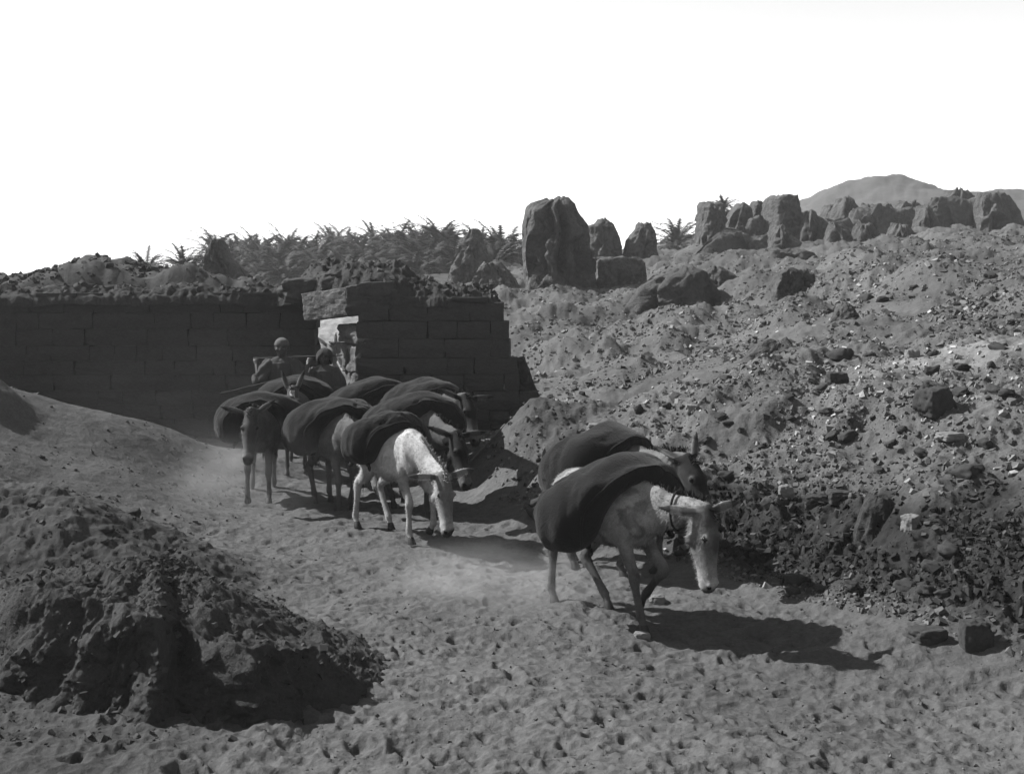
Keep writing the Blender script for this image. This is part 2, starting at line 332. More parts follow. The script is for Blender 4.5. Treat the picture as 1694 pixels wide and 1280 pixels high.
# ------------------------------------------------------------------ foreground earth mound, dug away at the front
def near_mound():
    na, nt_ = 560, 190
    ph = np.linspace(0, 2 * np.pi, na, endpoint=False)[None, :]; t = np.linspace(0, 1, nt_)[:, None]
    cx, cy = -2.12, 7.42
    def circ(knots):   # periodic interpolation over the angle in degrees
        a = np.array([q[0] for q in knots]); v = np.array([q[1] for q in knots]); dg = np.degrees(ph) % 360
        o = np.interp(dg.ravel(), np.concatenate([a - 360, a, a + 360]), np.concatenate([v, v, v])).reshape(ph.shape)
        return o
    # angle 0 = right, 90 = away, 270 = towards the camera
    rim = circ([(0, .95), (30, .7), (90, .5), (150, .8), (180, 1.0), (215, .80), (240, .66), (262, .60), (276, .72), (283, .74), (293, .58), (303, .74), (312, .92), (325, 1.0), (340, 1.05)])
    toe = circ([(0, 1.6), (30, 1.7), (90, 1.6), (150, 1.6), (180, 1.7), (215, 1.25), (240, 1.05), (262, .98), (274, 1.10), (280, 1.12), (291, .98), (300, 1.22), (308, 1.28), (325, 1.38), (345, 1.5)])
    zr = circ([(0, .26), (30, .34), (90, .45), (150, .55), (180, .62), (215, .66), (240, .66), (262, .62), (280, .58), (300, .48), (315, .40), (330, .30), (345, .26)])
    top = .74
    tt = np.clip(t / .4, 0, 1); tf = np.clip((t - .4) / .6, 0, 1)
    rr = np.where(t < .4, rim * tt, rim + (toe - rim) * (tf ** 1.15 * .9 + .1 * tf))
    front = sstep(205, 235, np.degrees(ph)) * (1 - sstep(318, 345, np.degrees(ph)))
    prof_f = 1 - tf ** 0.85; prof_b = 1 - sstep(0, 1, tf) * .55 - .45 * tf
    zf = (zr + .12) * (front * prof_f + (1 - front) * prof_b) - .12
    z = np.where(t < .4, top + (zr - top) * sstep(0, 1, tt), zf)
    x = cx + rr * np.cos(ph); y = cy + rr * np.sin(ph)
    z = z + 0 * x
    nx, ny = np.cos(ph) + 0 * t, np.sin(ph) + 0 * t
    face = front * sstep(.36, .46, t) * (1 - sstep(.95, 1, t))
    d = .10 * fbm3(x * 3.2, y * 3.2, z * 1.6, 4, 61) + .030 * fbm3(x * 10, y * 10, z * 8, 4, 67, .6) + .010 * fbm3(x * 34, y * 34, z * 30, 2, 68)
    x = x + nx * d * (face * 1.1 + .15); y = y + ny * d * (face * 1.1 + .15)
    z = z + (1 - face) * (.05 * fbm2(x * 3, y * 3, 4, 71) + .026 * fbm2(x * 10, y * 10, 5, 73, .62)) * np.clip((1 - t) * 4, 0, 1)
    V = np.stack([x, y, z], -1).reshape(-1, 3)
    return mesh('earth_mound', V, gridF(nt_, na, True)[:, ::-1])
NM = near_mound(); obj('earth_mound', NM, M['mound'], kind='structure')

# ------------------------------------------------------------------ loose stones
ICO_V = None
def ico():
    g = (1 + 5 ** .5) / 2
    v = np.array([(-1, g, 0), (1, g, 0), (-1, -g, 0), (1, -g, 0), (0, -1, g), (0, 1, g), (0, -1, -g), (0, 1, -g), (g, 0, -1), (g, 0, 1), (-g, 0, -1), (-g, 0, 1)]) / math.sqrt(1 + g * g)
    f = np.array([(0,11,5),(0,5,1),(0,1,7),(0,7,10),(0,10,11),(1,5,9),(5,11,4),(11,10,2),(10,7,6),(7,1,8),(3,9,4),(3,4,2),(3,2,6),(3,6,8),(3,8,9),(4,9,5),(2,4,11),(6,2,10),(8,6,7),(9,8,1)])
    return v, f
IV, IF = ico()
CV = np.array([(x, y, z) for x in (-1, 1) for y in (-1, 1) for z in (-1, 1)]) * .72
CF = np.array([(0,1,3),(0,3,2),(4,6,7),(4,7,5),(0,4,5),(0,5,1),(2,3,7),(2,7,6),(0,2,6),(0,6,4),(1,5,7),(1,7,3)])
def stone_batch(pos, size, seed, tone, IV=CV, IF=CF):
    r = np.random.RandomState(seed); n_ = len(pos)
    v = IV[None] * (1 + r.uniform(-.32, .32, (n_, len(IV), 3))) * r.uniform(.45, 1.15, (n_, 1, 3)) * np.array([1, 1, .7])
    q = r.normal(size=(n_, 4)); q[:, 1:3] *= .45; q /= np.linalg.norm(q, axis=1)[:, None]
    a, b, c, d = q.T
    R = np.stack([np.stack([a*a+b*b-c*c-d*d, 2*(b*c-a*d), 2*(b*d+a*c)], -1), np.stack([2*(b*c+a*d), a*a-b*b+c*c-d*d, 2*(c*d-a*b)], -1), np.stack([2*(b*d-a*c), 2*(c*d+a*b), a*a-b*b-c*c+d*d], -1)], 1)
    v = np.einsum('nij,nkj->nki', R, v) * size[:, None, None] + pos[:, None]
    f = IF[None] + (np.arange(n_) * len(IV))[:, None, None]
    return v.reshape(-1, 3), f.reshape(-1, 3), np.repeat(tone, len(IV))
SLY = np.abs(np.gradient(GZ, axis=0) / np.gradient(GY, axis=0)) + .5 * np.abs(np.gradient(GZ, axis=1) / np.gradient(GX, axis=1))
def scatter(n_, y0, y1, u0, u1, smin, smax, seed, keep, tone, steep=False):
    r = np.random.RandomState(seed)
    y = np.exp(r.uniform(math.log(y0), math.log(y1), n_)); u = r.uniform(u0, u1, n_); x = u * y
    dens = .5 + .5 * fbm2(x * .9, y * .9, 4, seed, .6); m = keep(x, y) & (r.rand(n_) < np.clip((dens - .14) * 2.0, .06, 1) * (1 - .75 * bare(x, y)))
    x, y = x[m], y[m]; s = smin * (smax / smin) ** (r.rand(len(x)) ** 2.4)
    j = np.clip(np.searchsorted(us, x / y) - 1, 0, len(us) - 2); i = np.clip(np.searchsorted(ys, y) - 1, 0, len(ys) - 2)
    if steep:
        g = (r.rand(len(x)) < np.clip((SLY[i, j] - .45) * .9, 0, 1)); x, y, s, i, j = x[g], y[g], s[g], i[g], j[g]
    fu = (x / y - us[j]) / (us[j + 1] - us[j]); fy = (y - ys[i]) / (ys[i + 1] - ys[i])
    z = (GZ[i, j] * (1 - fu) + GZ[i, j + 1] * fu) * (1 - fy) + (GZ[i + 1, j] * (1 - fu) + GZ[i + 1, j + 1] * fu) * fy; sl = soil[i, j]
    pos = np.stack([x, y, z + s * .05], 1)
    t = tone(r, len(x)) * sl / .09
    return stone_batch(pos, s, seed, t)
tn = lambda r, k: np.clip(.105 * np.exp(r.normal(0, .5, k)), .03, .36)
batches = []
right = lambda x, y: toe_dist(x, y) > .03
batches.append(('rubble_stones', 'loose stones and potsherds strewn over the near rubble bank', scatter(80000, 7.0, 17, -.05, .57, .005, .042, 101, right, tn)))
batches.append(('hillside_rubble', 'fine rubble covering the rising hillside beyond the valley', scatter(80000, 17, 60, -.02, .57, .012, .075, 102, right, tn)))
batches.append(('face_rubble', 'stones sticking out of the steep faces of bank and hill', scatter(90000, 8.5, 40, -.05, .45, .006, .05, 107, right, tn, True)))
left = lambda x, y: (left_dist(x, y) > -.1) & (y < 15.5)
batches.append(('loose_clods', 'small crumbled clods of earth over the left bank', scatter(7000, 6.2, 15.5, -.5, -.1, .006, .030, 103, left, lambda r, k: np.clip(.085 * np.exp(r.normal(0, .25, k)), .03, .2))))
pth = lambda x, y: (toe_dist(x, y) < 0.02) & (left_dist(x, y) < .1)
batches.append(('track_grit', 'grit and small pebbles lying on the trodden track', scatter(4200, 5.6, 14, -.3, .45, .004, .018, 104, pth, lambda r, k: np.clip(.09 * np.exp(r.normal(0, .3, k)), .03, .25))))
batches.append(('ridge_rubble', 'rubble strewn over the heap behind the long left wall', scatter(5000, 19.3, 26, -.47, -.2, .02, .10, 105, lambda x, y: y > 0, lambda r, k: np.clip(.075 * np.exp(r.normal(0, .35, k)), .03, .2))))
_r = np.random.RandomState(9); _v = np.empty(len(NM.vertices) * 3, np.float32); NM.vertices.foreach_get('co', _v); _v = _v.reshape(-1, 3); _k = _r.choice(len(_v), 4200); _k = _k[_v[_k, 2] > 0.02]
batches.append(('mound_clods', 'crumbs of earth lying over the dug mound in the foreground', stone_batch(_v[_k], .0035 * (9 ** (_r.rand(len(_k)) ** 2.2)), 106, np.clip(.06 * np.exp(_r.normal(0, .25, len(_k))), .03, .12))))
for nm, lb, (v, f, t) in batches:
    me = mesh(nm, v, f, smooth=False); attr(me, 'tone', t)
    obj(nm, me, M['stones'], label=lb, cat='rubble', kind='stuff')

def rock_mesh(name, sx, sy, sz, seed, sub=2, rough=.18, boxy=.5):
    """an irregular block: a subdivided cube pulled part of the way to a sphere, then broken up with noise"""
    nn = 2 ** sub + 1; g = np.linspace(-1, 1, nn); V = []; F = []; idx = {}
    def vid(p):
        k = tuple(np.round(p, 5))
        if k not in idx: idx[k] = len(V); V.append(p)
        return idx[k]
    for ax in range(3):
        for sg in (-1, 1):
            for i in range(nn - 1):
                for j in range(nn - 1):
                    q = []
                    for (a, b) in ((i, j), (i + 1, j), (i + 1, j + 1), (i, j + 1)):
                        p = np.zeros(3); p[ax] = sg; p[(ax + 1) % 3] = g[a]; p[(ax + 2) % 3] = g[b]; q.append(vid(p))
                    F.append(q if sg > 0 else q[::-1])
    V = np.array(V); sp = V / np.linalg.norm(V, axis=1)[:, None] * 1.25
    V = V * boxy + sp * (1 - boxy)
    V = V * (1 + rough * fbm3(V[:, 0] * 1.3 + seed * 3.7, V[:, 1] * 1.3 + seed, V[:, 2] * 1.3, 3 + (sub > 3) * 2, seed, .5 + .1 * (sub > 3)))[:, None]
    return mesh(name, V * np.array([sx, sy, sz]), np.array(F), smooth=sub > 2)

# stones one can point to
def stone(px, py, d, s, label, mat='stone_dark', seed=1, flat=.7, rz=0, sub=2):
    x = (px - 847) / FPX * d; y = d; z = gz(x, y)
    me = rock_mesh('stone', s, s * .8, s * flat, seed, 4, .16, .6)
    return obj('stone', me, M[mat], label=label, cat='stone', loc=(x, y, z + s * flat * .45), rz=rz)
def gd(py): return CH * FPX / (py - HZ)
stone(1087, 993, gd(993), .055, 'small pale stone lying on the track beside the spotted donkey\'s legs', 'stone_pale', 3, .75)
stone(1062, 1048, gd(1052), .05, 'flat pale stone on the track under the spotted donkey\'s front hoof', 'stone_pale', 4, .45)
stone(1533, 1072, gd(1074), .10, 'oblong brick-like stone on the track edge at the foot of the dark bank', 'stone_dark', 5, .5, .2)
stone(1612, 1080, gd(1084), .09, 'upright stone at the far right end of the bank foot', 'stone_dark', 6, 1.2)
stone(1510, 584, 13.2, .07, 'pale white stone resting on the crest of the bank', 'stone_pale', 7, .8)
stone(1508, 898, 9.55, .07, 'pale triangular potsherd sticking out of the dark bank', 'stone_pale', 8, .9, .6)
stone(1572, 745, 10.7, .10, 'pale flat slab lying on the right-hand bank', 'stone_pale', 9, .35, .3)
stone(1545, 665, 11.2, .15, 'big dark block half buried high on the right-hand bank', 'stone_dark', 10, .9, .5)
stone(1300, 815, 10.9, .06, 'pale pointed stone where dark earth meets the light rubble', 'stone_pale', 11, 1.0)
stone(1345, 826, 10.8, .09, 'rounded grey stone next to the pale pointed stone on the bank', 'stone_dark', 12, .7)
stone(1385, 640, 12.6, .10, 'dark stone jutting from the middle of the near bank', 'stone_dark', 13, .8)
stone(1390, 795, 10.7, .10, 'broad pale-grey stone on the light upper part of the bank', 'stone_dark', 14, .6)
stone(985, 690, 13.6, .08, 'pale chip on the bank crest above the rear sack', 'stone_pale', 15, .6)
stone(1145, 700, 12.6, .06, 'small pale chip half way up the bank behind the donkey ears', 'stone_pale', 16, .8)
stone(1070, 655, 17.6, .10, 'long pale stone on the bare earth of the valley', 'stone_pale', 17, .4)
# the rest of the larger stones, told apart by nothing but their bank
r = random.Random(8); protos = [rock_mesh('rubble_stone', 1, .8, .6, 200 + i, 3, .26, .5) for i in range(10)]
zones = [(70, 8.0, 12.6, .02, .43, .035, .09, 'angular stone lodged in the rubble of the near right bank', 'stones lodged in the near bank', right),
         (60, 13, 26, .03, .43, .05, .14, 'rough grey boulder scattered on the hillside past the bank', 'boulders scattered on the hillside', right),
         (22, 6.6, 12, -.4, -.12, .03, .07, 'crumbly lump of earth lying on the left-hand slope', 'lumps of earth on the left slope', left)]
for cnt, y0, y1, u0, u1, s0, s1, lb, grp, keep in zones:
    k = 0
    while k < cnt:
        y = math.exp(r.uniform(math.log(y0), math.log(y1))); x = r.uniform(u0, u1) * y
        if not keep(np.array(x), np.array(y)): continue
        k += 1; s = s0 * (s1 / s0) ** (r.random() ** 1.8)
        me = protos[r.randrange(10)]
        o = obj('rubble_stone', me, M['stone_dark'], label=lb, cat='stone', group=grp, loc=(x, y, gz(x, y) + s * .22))
        o.scale = (s * r.uniform(.8, 1.2),) * 2 + (s * r.uniform(.7, 1.1),); o.rotation_euler = (r.uniform(-.4, .4), r.uniform(-.4, .4), r.uniform(0, 6.3))

# ------------------------------------------------------------------ the ruined wall with its gateway
blk = [rock_mesh('block', 1, 1, 1, 300 + i, 2, .07, .90) for i in range(12)]
def course_wall(root, x0f, x1f, yf, ztop, z0, hs, wmean, seed, depth=.42):
    """courses of sun-dried blocks; x0f/x1f give the ends of the wall at a height"""
    rr = random.Random(seed); z = z0; ci = 0
    while z < ztop - .04:
        h = min(hs * rr.uniform(.9, 1.12), ztop - z); x = x0f(z + h / 2) - (rr.uniform(.1, .35) if ci % 2 else 0); xe = x1f(z + h / 2)
        first = True
        while x < xe - .05:
            wd = min(wmean * rr.uniform(.7, 1.35), xe - x)
            if first: x = x0f(z + h / 2); first = False
            if xe - x - wd < .14: wd = xe - x
            if not (ztop - z - h < .06 and rr.random() < .22):
                o = obj('block', blk[rr.randrange(12)], M['wall'], parent=root)
                g = .004
                o.location = (x + wd / 2, yf + depth / 2 + rr.uniform(-.018, .03), z + h / 2)
                o.scale = ((wd - g) / 2, depth / 2, (h - g) / 2); o.rotation_euler = (rr.uniform(-.015, .015), rr.uniform(-.012, .012), rr.uniform(-.02, .02) + rr.choice((0, math.pi)))
            x += wd
        z += h; ci += 1
def box_mesh(name, x0, x1, y0, y1, z0, z1, seed=0, sub=4, rough=.03):
    me = rock_mesh(name, (x1 - x0) / 2, (y1 - y0) / 2, (z1 - z0) / 2, seed, sub, rough, 1.0)
    co = np.empty(len(me.vertices) * 3, np.float32); me.vertices.foreach_get('co', co); co = co.reshape(-1, 3) + np.array([(x0 + x1) / 2, (y0 + y1) / 2, (z0 + z1) / 2])
    me.vertices.foreach_set('co', co.ravel()); me.update(); return me
YL, YR = 18.6, 17.0
wl = obj('ruined_wall', None, label='long dark wall of sun-dried blocks on the left, level with the track', cat='wall', loc=(0, 0, 0))
course_wall(wl, lambda z: -12.5, lambda z: -2.99 - .05 * math.sin(z * 5), YL, 2.26, -.15, .235, .46, 21)
obj('core', box_mesh('core', -12.5, -3.12, YL + .2, YL + .75, -.2, 2.16, 3), M['core'], parent=wl)
wr = obj('ruined_wall', None, label='dark end of the block wall right of the gateway, crumbling at its right edge', cat='wall', loc=(0, 0, 0))
redge = lambda z: float(np.interp(z, [-.2, .5, .75, .8, 1.25, 1.3, 1.95, 2.0, 2.3, 2.5], [.75, .52, .40, .12, .08, .0, -.06, -.12, -.16, -.22]))
course_wall(wr, lambda z: -2.19 + .02 * math.sin(z * 7), redge, YR, 2.22, -.15, .245, .50, 22, .45)
# the side of the gateway, broken back at a slant
def reveal(z): return (-2.19, YR + .02), (-2.58, YR + .82)
rr = random.Random(5); zz = -.1
for i, h in enumerate([.42, .46, .36, .40, .28]):
    (xa, ya), (xb, yb) = reveal(zz)
    segs = [(0, .5), (.5, 1)] if i in (1, 3) else ([(0, 1)] if i != 2 else [(0, .36), (.36, 1)])
    for s0, s1 in segs:
        L = math.hypot(xb - xa, yb - ya) * (s1 - s0); mx = xa + (xb - xa) * (s0 + s1) / 2; my = ya + (yb - ya) * (s0 + s1) / 2
        an = math.atan2(yb - ya, xb - xa); nx, ny = math.sin(an), -math.cos(an)   # points to the back right, into the wall
        me = rock_mesh('block', L / 2 - .008, .24, h / 2 - .008, 400 + i * 3 + int(s0 * 10), 4, .13, .80)
        o = obj('block', me, M['pale'], parent=wr, loc=(mx + nx * .24, my + ny * .24, zz + h / 2), rz=an)
        o['label'] = 'pale weathered block in the side of the gateway'
    zz += h
obj('core', box_mesh('core', -1.95, -.15, YR + .25, YR + 1.0, -.2, 2.12, 4), M['core'], parent=wr)
# stones over the gateway
def bigstone(name, px, py, d, sx, sy, sz, label, seed, mat='wall', rz=0, ry=0, boxy=.72, rough=.12):
    x, y, z = P(px, py, d)
    return obj(name, rock_mesh(name, sx, sy, sz, seed, 5, rough, boxy), M[mat], label=label, cat='stone', loc=(x, y, z), rz=rz) if not ry else \
        (lambda o: (setattr(o, 'rotation_euler', (0, ry, rz)), o)[1])(obj(name, rock_mesh(name, sx, sy, sz, seed, 5, rough, boxy), M[mat], label=label, cat='stone', loc=(x, y, z)))
bigstone('lintel_stone', 553, 503, 17.55, .42, .22, .20, 'pale slanting lintel stone bridging the gateway', 501, 'pale', -.55, -.12, .85, .07)
bigstone('boulder', 512, 483, 18.2, .38, .30, .19, 'rounded dark stone on the wall left of the lintel', 502, 'wall', .1, 0, .5)
bigstone('boulder', 618, 492, 17.3, .37, .28, .21, 'large squared stone right of the lintel above the gateway', 503, 'wall', 0, -.14, .78, .08)
bigstone('boulder', 574, 468, 17.9, .36, .30, .18, 'rounded stone sitting above the lintel under the rubble', 504, 'wall', .1, -.1, .55)
# rubble heaped on the wall tops
def heap(name, label, pts, yc, half_depth, seed, mat, thick=.25, nx=160, ny=44, yc_x=None):
    """pts: photo column,row of the crest; a lumpy heap along the wall"""
    xs = np.array([(p[0] - 847) / FPX * yc for p in pts]); zs = np.array([CH - (p[1] - HZ) / FPX * yc for p in pts])
    yc0 = yc; yc = np.interp(np.linspace(xs[0], xs[-1], nx), yc_x[0], yc_x[1])[None, :] if yc_x else yc; half_depth = np.interp(np.linspace(xs[0], xs[-1], nx), yc_x[0], yc_x[2])[None, :] if yc_x else half_depth
    X = np.linspace(xs[0], xs[-1], nx)[None, :]; v = np.linspace(-1, 1, ny)[:, None]
    crest = np.interp(X.ravel(), xs, zs)[None, :]
    endf = np.minimum(1, np.minimum((X - xs[0]), (xs[-1] - X)) / .35) ** .5
    Y = yc + v * half_depth * (.35 + .65 * endf); base = 2.16
    Z = base + (crest - base) * (1 - np.abs(v) ** 2.2) * (.25 + .75 * endf) - (np.abs(v) > .97) * .1
    Xb = X + 0 * v
    dn = .09 * fbm3(Xb * 3, Y * 3, Z * 3, 4, seed) + .05 * (1 - 2 * np.abs(fbm3(Xb * 8, Y * 8, Z * 8, 2, seed + 5)))
    Z = Z + dn * (.4 + .6 * (1 - np.abs(v))); Y = Y + dn * np.sign(v) * .3 * np.abs(v)
    V = np.stack([Xb, Y, Z], -1).reshape(-1, 3)
    o = obj(name, mesh(name, V, gridF(ny, nx)), mat, label=label, cat='rubble')
    r = np.random.RandomState(seed); k = r.choice(len(V), int(nx * 2.6)); k = k[(k // nx > 5) & (k // nx < ny - 6)]
    sz = .012 * (6 ** (r.rand(len(k)) ** 1.8)); pv, pf, pt = stone_batch(V[k] + np.array([0, 0, .004]), sz, seed, np.clip(.075 * np.exp(r.normal(0, .35, len(k))), .03, .2))
    me = mesh('loose_stones', pv, pf, smooth=False); attr(me, 'tone', pt); obj('loose_stones', me, M['stones'], parent=o, kind='stuff')
    return o
heap('rubble_heap', 'hump of earth and rubble piled on top over the gateway', [(425, 474), (470, 462), (500, 447), (520, 440), (552, 432), (580, 436), (620, 440), (660, 445), (700, 456), (712, 470)], 18.1, .80, 81, M['mound'], yc_x=([-4, -3.3, -2.6, -1.9, 0], [19.0, 18.9, 18.1, 17.6, 17.5], [.42, .5, .75, .6, .5]))
heap('rubble_heap', 'low ridge of rubble along the top of the right wall end', [(655, 470), (700, 464), (740, 468), (790, 470), (812, 478), (824, 490)], 17.45, .45, 84, M['mound'])
heap('rubble_heap', 'thin crust of rubble along the top of the long left wall', [(-400, 476), (-100, 478), (85, 480), (200, 479), (330, 478), (430, 476), (500, 476)], 18.95, .4, 87, M['mound'], nx=300)
# buttress of fallen earth at the right end
def ruin(name, label, d, prof, depth, seed, cat='ruin', mat=None, flute=.16, top_rough=.10, nseg=88, nz=72, rz=0., dz=-.4, sq=4.6, group=None, lean=0, big=.6, jagk=.08):
    """an eroded mass: prof rows are (photo row, left column, right column), from the top down"""
    prof = sorted(prof); rows = np.array([p[0] for p in prof], float); L = np.array([p[1] for p in prof], float); R = np.array([p[2] for p in prof], float)
    toz = lambda py: CH - (py - HZ) / FPX * d
    zt = toz(rows[0]); zb = toz(rows[-1]) + dz
    zs = np.linspace(zt, zb, nz); py = HZ - (zs - CH) / d * FPX
    l = (np.interp(py, rows, L) - 847) / FPX * d; rgt = (np.interp(py, rows, R) - 847) / FPX * d
    cx = (l + rgt) / 2; hw = (rgt - l) / 2; hw0 = hw.max()
    hd = depth / 2 * (0.45 + .55 * hw / hw0)
    a = np.linspace(0, 2 * np.pi, nseg, endpoint=False)[None, :]
    ca, sa = np.cos(a), np.sin(a)
    rad = (np.abs(ca) ** sq + np.abs(sa) ** sq) ** (-1 / sq)
    px_, py_ = ca * rad, sa * rad
    X = hw[:, None] * px_; Y = hd[:, None] * py_; Z = zs[:, None] + 0 * X
    sc_ = 1.0 / max(.35, hw0)
    tz = (zt - Z) / (zt - zb)
    fl = fbm3(px_ * 2.1 + seed * 1.7 + 0 * Z, py_ * 2.1 + 0 * Z, Z * .8 * sc_, 4, seed)          # rain gullies running down
    fl = -np.maximum(0, np.abs(fl) * 2.2 - .25)
    lump = fbm3(X * 2.2 * sc_ * big, Y * 2.2 * sc_ * big, Z * 2.2 * sc_ * big, 5, seed + 9)
    pit = np.maximum(0, fbm3(X * 1.6 * sc_, Y * 1.6 * sc_, Z * 1.3 * sc_, 3, seed + 21) - .25)
    g = 1 + flute * 1.25 * fl * np.clip(tz * 3, .2, 1) + .07 * lump - .35 * pit + .085 * fbm3(X * 7 * sc_, Y * 7 * sc_, Z * 6 * sc_, 3, seed + 25)
    edge = np.abs(px_) > .93                         # keep the traced outline
    X = X * np.where(edge, 1 + .07 * lump - .1 * pit, g); Y = Y * g
    Z = Z + (top_rough * 1.2 * lump * min(hw0, 1) * np.clip(1 - tz * 2.2, 0, 1))
    jag = fbm3(px_ * 2.6 + seed + 0 * Z, py_ * 2.6 + 0 * Z, 0 * Z, 2, seed + 33); jag = np.round(jag * 3.2) / 3.2
    Z = Z + min(hw0, .9) * jagk * jag * np.clip(1 - tz * 3.5, 0, 1)
    if rz: X, Y = X * math.cos(rz) - Y * math.sin(rz), X * math.sin(rz) + Y * math.cos(rz)
    X = X + cx[:, None]; Y = Y + d
    V = np.stack([X, Y, Z], -1).reshape(-1, 3)
    # closed, lumpy top
    rings = [V]; nr = nz; tv = []
    for q in (.75, .5, .25, .03):
        tx = (X[0] - cx[0]) * q + cx[0]; ty = (Y[0] - d) * q + d
        tzz = Z[0] * q + (Z[0].mean()) * (1 - q) + .05 * hw0 * (1 - q) + .10 * hw0 * fbm2(tx * 3 * sc_, ty * 3 * sc_, 3, seed + 2)
        tv.append(np.stack([tx, ty, tzz], -1))
    V = np.concatenate(tv[::-1] + [V]); F = gridF(nz + 4, nseg, True)[:, ::-1]
    o = obj(name, mesh(name, V, F), mat or M['ruin'], label=label, cat=cat, group=group)
    return o
ruin('earth_buttress', 'low crumbling buttress of earth against the wall\'s right end', 17.5, [(598, 842, 868), (612, 838, 876), (640, 836, 886), (665, 834, 896), (715, 820, 900)], 1.1, 31, mat=M['core'], flute=.12)

# ------------------------------------------------------------------ ruins on the hill
ruin('ruin_tower', 'tallest mud-brick tower stump with deep gullies on the hill', 40, [(333, 905, 936), (340, 882, 948), (347, 874, 952), (362, 871, 961), (378, 869, 972), (410, 867, 976), (450, 866, 980), (470, 868, 984), (492, 870, 990)], 2.3, 1, flute=.42, rz=.12)
ruin('ruin_tower', 'square mud-brick stump with two knobs right of the tallest tower', 52, [(365, 990, 1003), (371, 986, 1014), (376, 972, 1016), (395, 970, 1022), (425, 969, 1028), (438, 968, 1030)], 1.8, 2, flute=.16, rz=.1)
ruin('ruin_tower', 'tapering mud-brick stump with a narrow square head left of the single palm', 52, [(371, 1054, 1074), (379, 1052, 1077), (386, 1045, 1080), (398, 1037, 1085), (412, 1035, 1086), (434, 1034, 1089)], 1.6, 3, flute=.16, rz=.15)
ruin('ruin_wall', 'low shaded mud wall on the hill below the two stumps', 41, [(429, 1000, 1062), (433, 990, 1066), (452, 988, 1068), (474, 984, 1070), (492, 980, 1070)], 1.0, 4, flute=.14, sq=6, rz=.12)
ruin('ruin_wall', 'small ledge of broken mud wall beside the foot of the tallest tower', 43, [(428, 975, 1000), (436, 972, 1004), (442, 976, 1002), (470, 978, 1004)], .8, 5, flute=.1)
ruin('ruin_tower', 'jagged mud stump standing among the palm crowns', 48, [(381, 776, 794), (392, 770, 800), (408, 760, 806), (430, 750, 812), (452, 742, 820), (470, 738, 826)], 1.6, 6, flute=.3)
ruin('ruin_wall', 'rounded mud stump just left of the tallest tower', 44, [(436, 800, 822), (446, 790, 838), (462, 782, 852), (480, 778, 860)], 1.5, 7, flute=.16)
ruin('ruin_wall', 'broken mud pillar with a notch left of the palm grove', 34, [(401, 352, 366), (412, 345, 375), (430, 340, 384), (446, 338, 400), (462, 334, 410), (476, 330, 415)], 1.2, 8, flute=.3)
# the row on the skyline
ruin('ruin_wall', 'left-hand mud wall of the skyline row beside the single palm', 56, [(337, 1161, 1185), (343, 1157, 1192), (360, 1156, 1193), (385, 1154, 1197), (405, 1151, 1203), (420, 1150, 1206)], 2.2, 11, flute=.24, rz=.25)
ruin('ruin_wall', 'low rounded wall second in the skyline row', 58, [(339, 1220, 1234), (346, 1212, 1240), (360, 1204, 1242), (380, 1196, 1242), (408, 1188, 1244)], 1.6, 12, flute=.25, rz=.2)
ruin('ruin_wall', 'humped wall with a small dark hole in the skyline row', 59, [(334, 1246, 1256), (340, 1242, 1262), (352, 1240, 1270), (380, 1236, 1274), (408, 1232, 1278)], 1.6, 13, flute=.2, rz=.2)
ruin('ruin_tower', 'square-topped mud tower at the right of the skyline row', 57, [(325, 1276, 1310), (330, 1272, 1311), (345, 1271, 1313), (368, 1270, 1320), (390, 1264, 1322), (412, 1262, 1326)], 2.4, 14, flute=.12, sq=6, rz=.35, top_rough=.05)
# stumps in front of the far dome
STUMPS = [('pointed stump right of the square tower', 56, [(352, 1336, 1340), (368, 1328, 1352), (390, 1320, 1366), (418, 1312, 1372)]),
 ('small stump at the foot of the square tower', 52, [(375, 1282, 1290), (386, 1277, 1300), (412, 1274, 1304)]),
 ('tall slanting stump with a shaded right side below the dome', 66, [(332, 1388, 1398), (345, 1382, 1412), (365, 1376, 1414), (392, 1372, 1416)]),
 ('squat rounded stump in the middle of the lower ruins', 54, [(374, 1372, 1380), (386, 1368, 1400), (400, 1366, 1406), (422, 1364, 1408)]),
 ('broad stump with a dark right face in the lower ruins', 54, [(374, 1420, 1440), (384, 1412, 1450), (400, 1408, 1462), (418, 1404, 1466)]),
 ('leaning stump fifth in the lower ruins', 55, [(374, 1478, 1496), (388, 1468, 1508), (404, 1464, 1516), (416, 1462, 1520)]),
 ('upright pillar under the left slope of the dome', 70, [(340, 1424, 1446), (356, 1422, 1448), (392, 1420, 1452)]),
 ('wide shaded wall under the right slope of the dome', 68, [(340, 1486, 1516), (352, 1478, 1522), (390, 1468, 1530)]),
 ('sharp triangular stump towards the right end of the ruins', 58, [(348, 1524, 1530), (366, 1516, 1546), (392, 1510, 1560), (402, 1506, 1564)]),
 ('blocky wall end on the skyline right of the dome', 72, [(318, 1572, 1600), (332, 1560, 1616), (360, 1556, 1620), (392, 1552, 1622)]),
 ('last big mud wall at the right end of the ruins', 66, [(322, 1622, 1652), (340, 1616, 1664), (370, 1612, 1672), (396, 1610, 1676)]),
 ('thin pillar between two dark gaps under the dome', 72, [(338, 1456, 1464), (352, 1454, 1470), (386, 1452, 1472)]),
 ('crumbled wall at the back left under the dome', 74, [(340, 1366, 1376), (356, 1362, 1382), (388, 1358, 1386)])]
for i, (lb, d, pr) in enumerate(STUMPS):
    ruin('ruin_stump', lb, d, pr, 1.9 if d > 60 else 1.5, 40 + i, flute=.40, jagk=.3, rz=.2 + .1 * (i % 3), group='mud-brick stumps below the dome', nseg=64, nz=50, dz=-1.2)
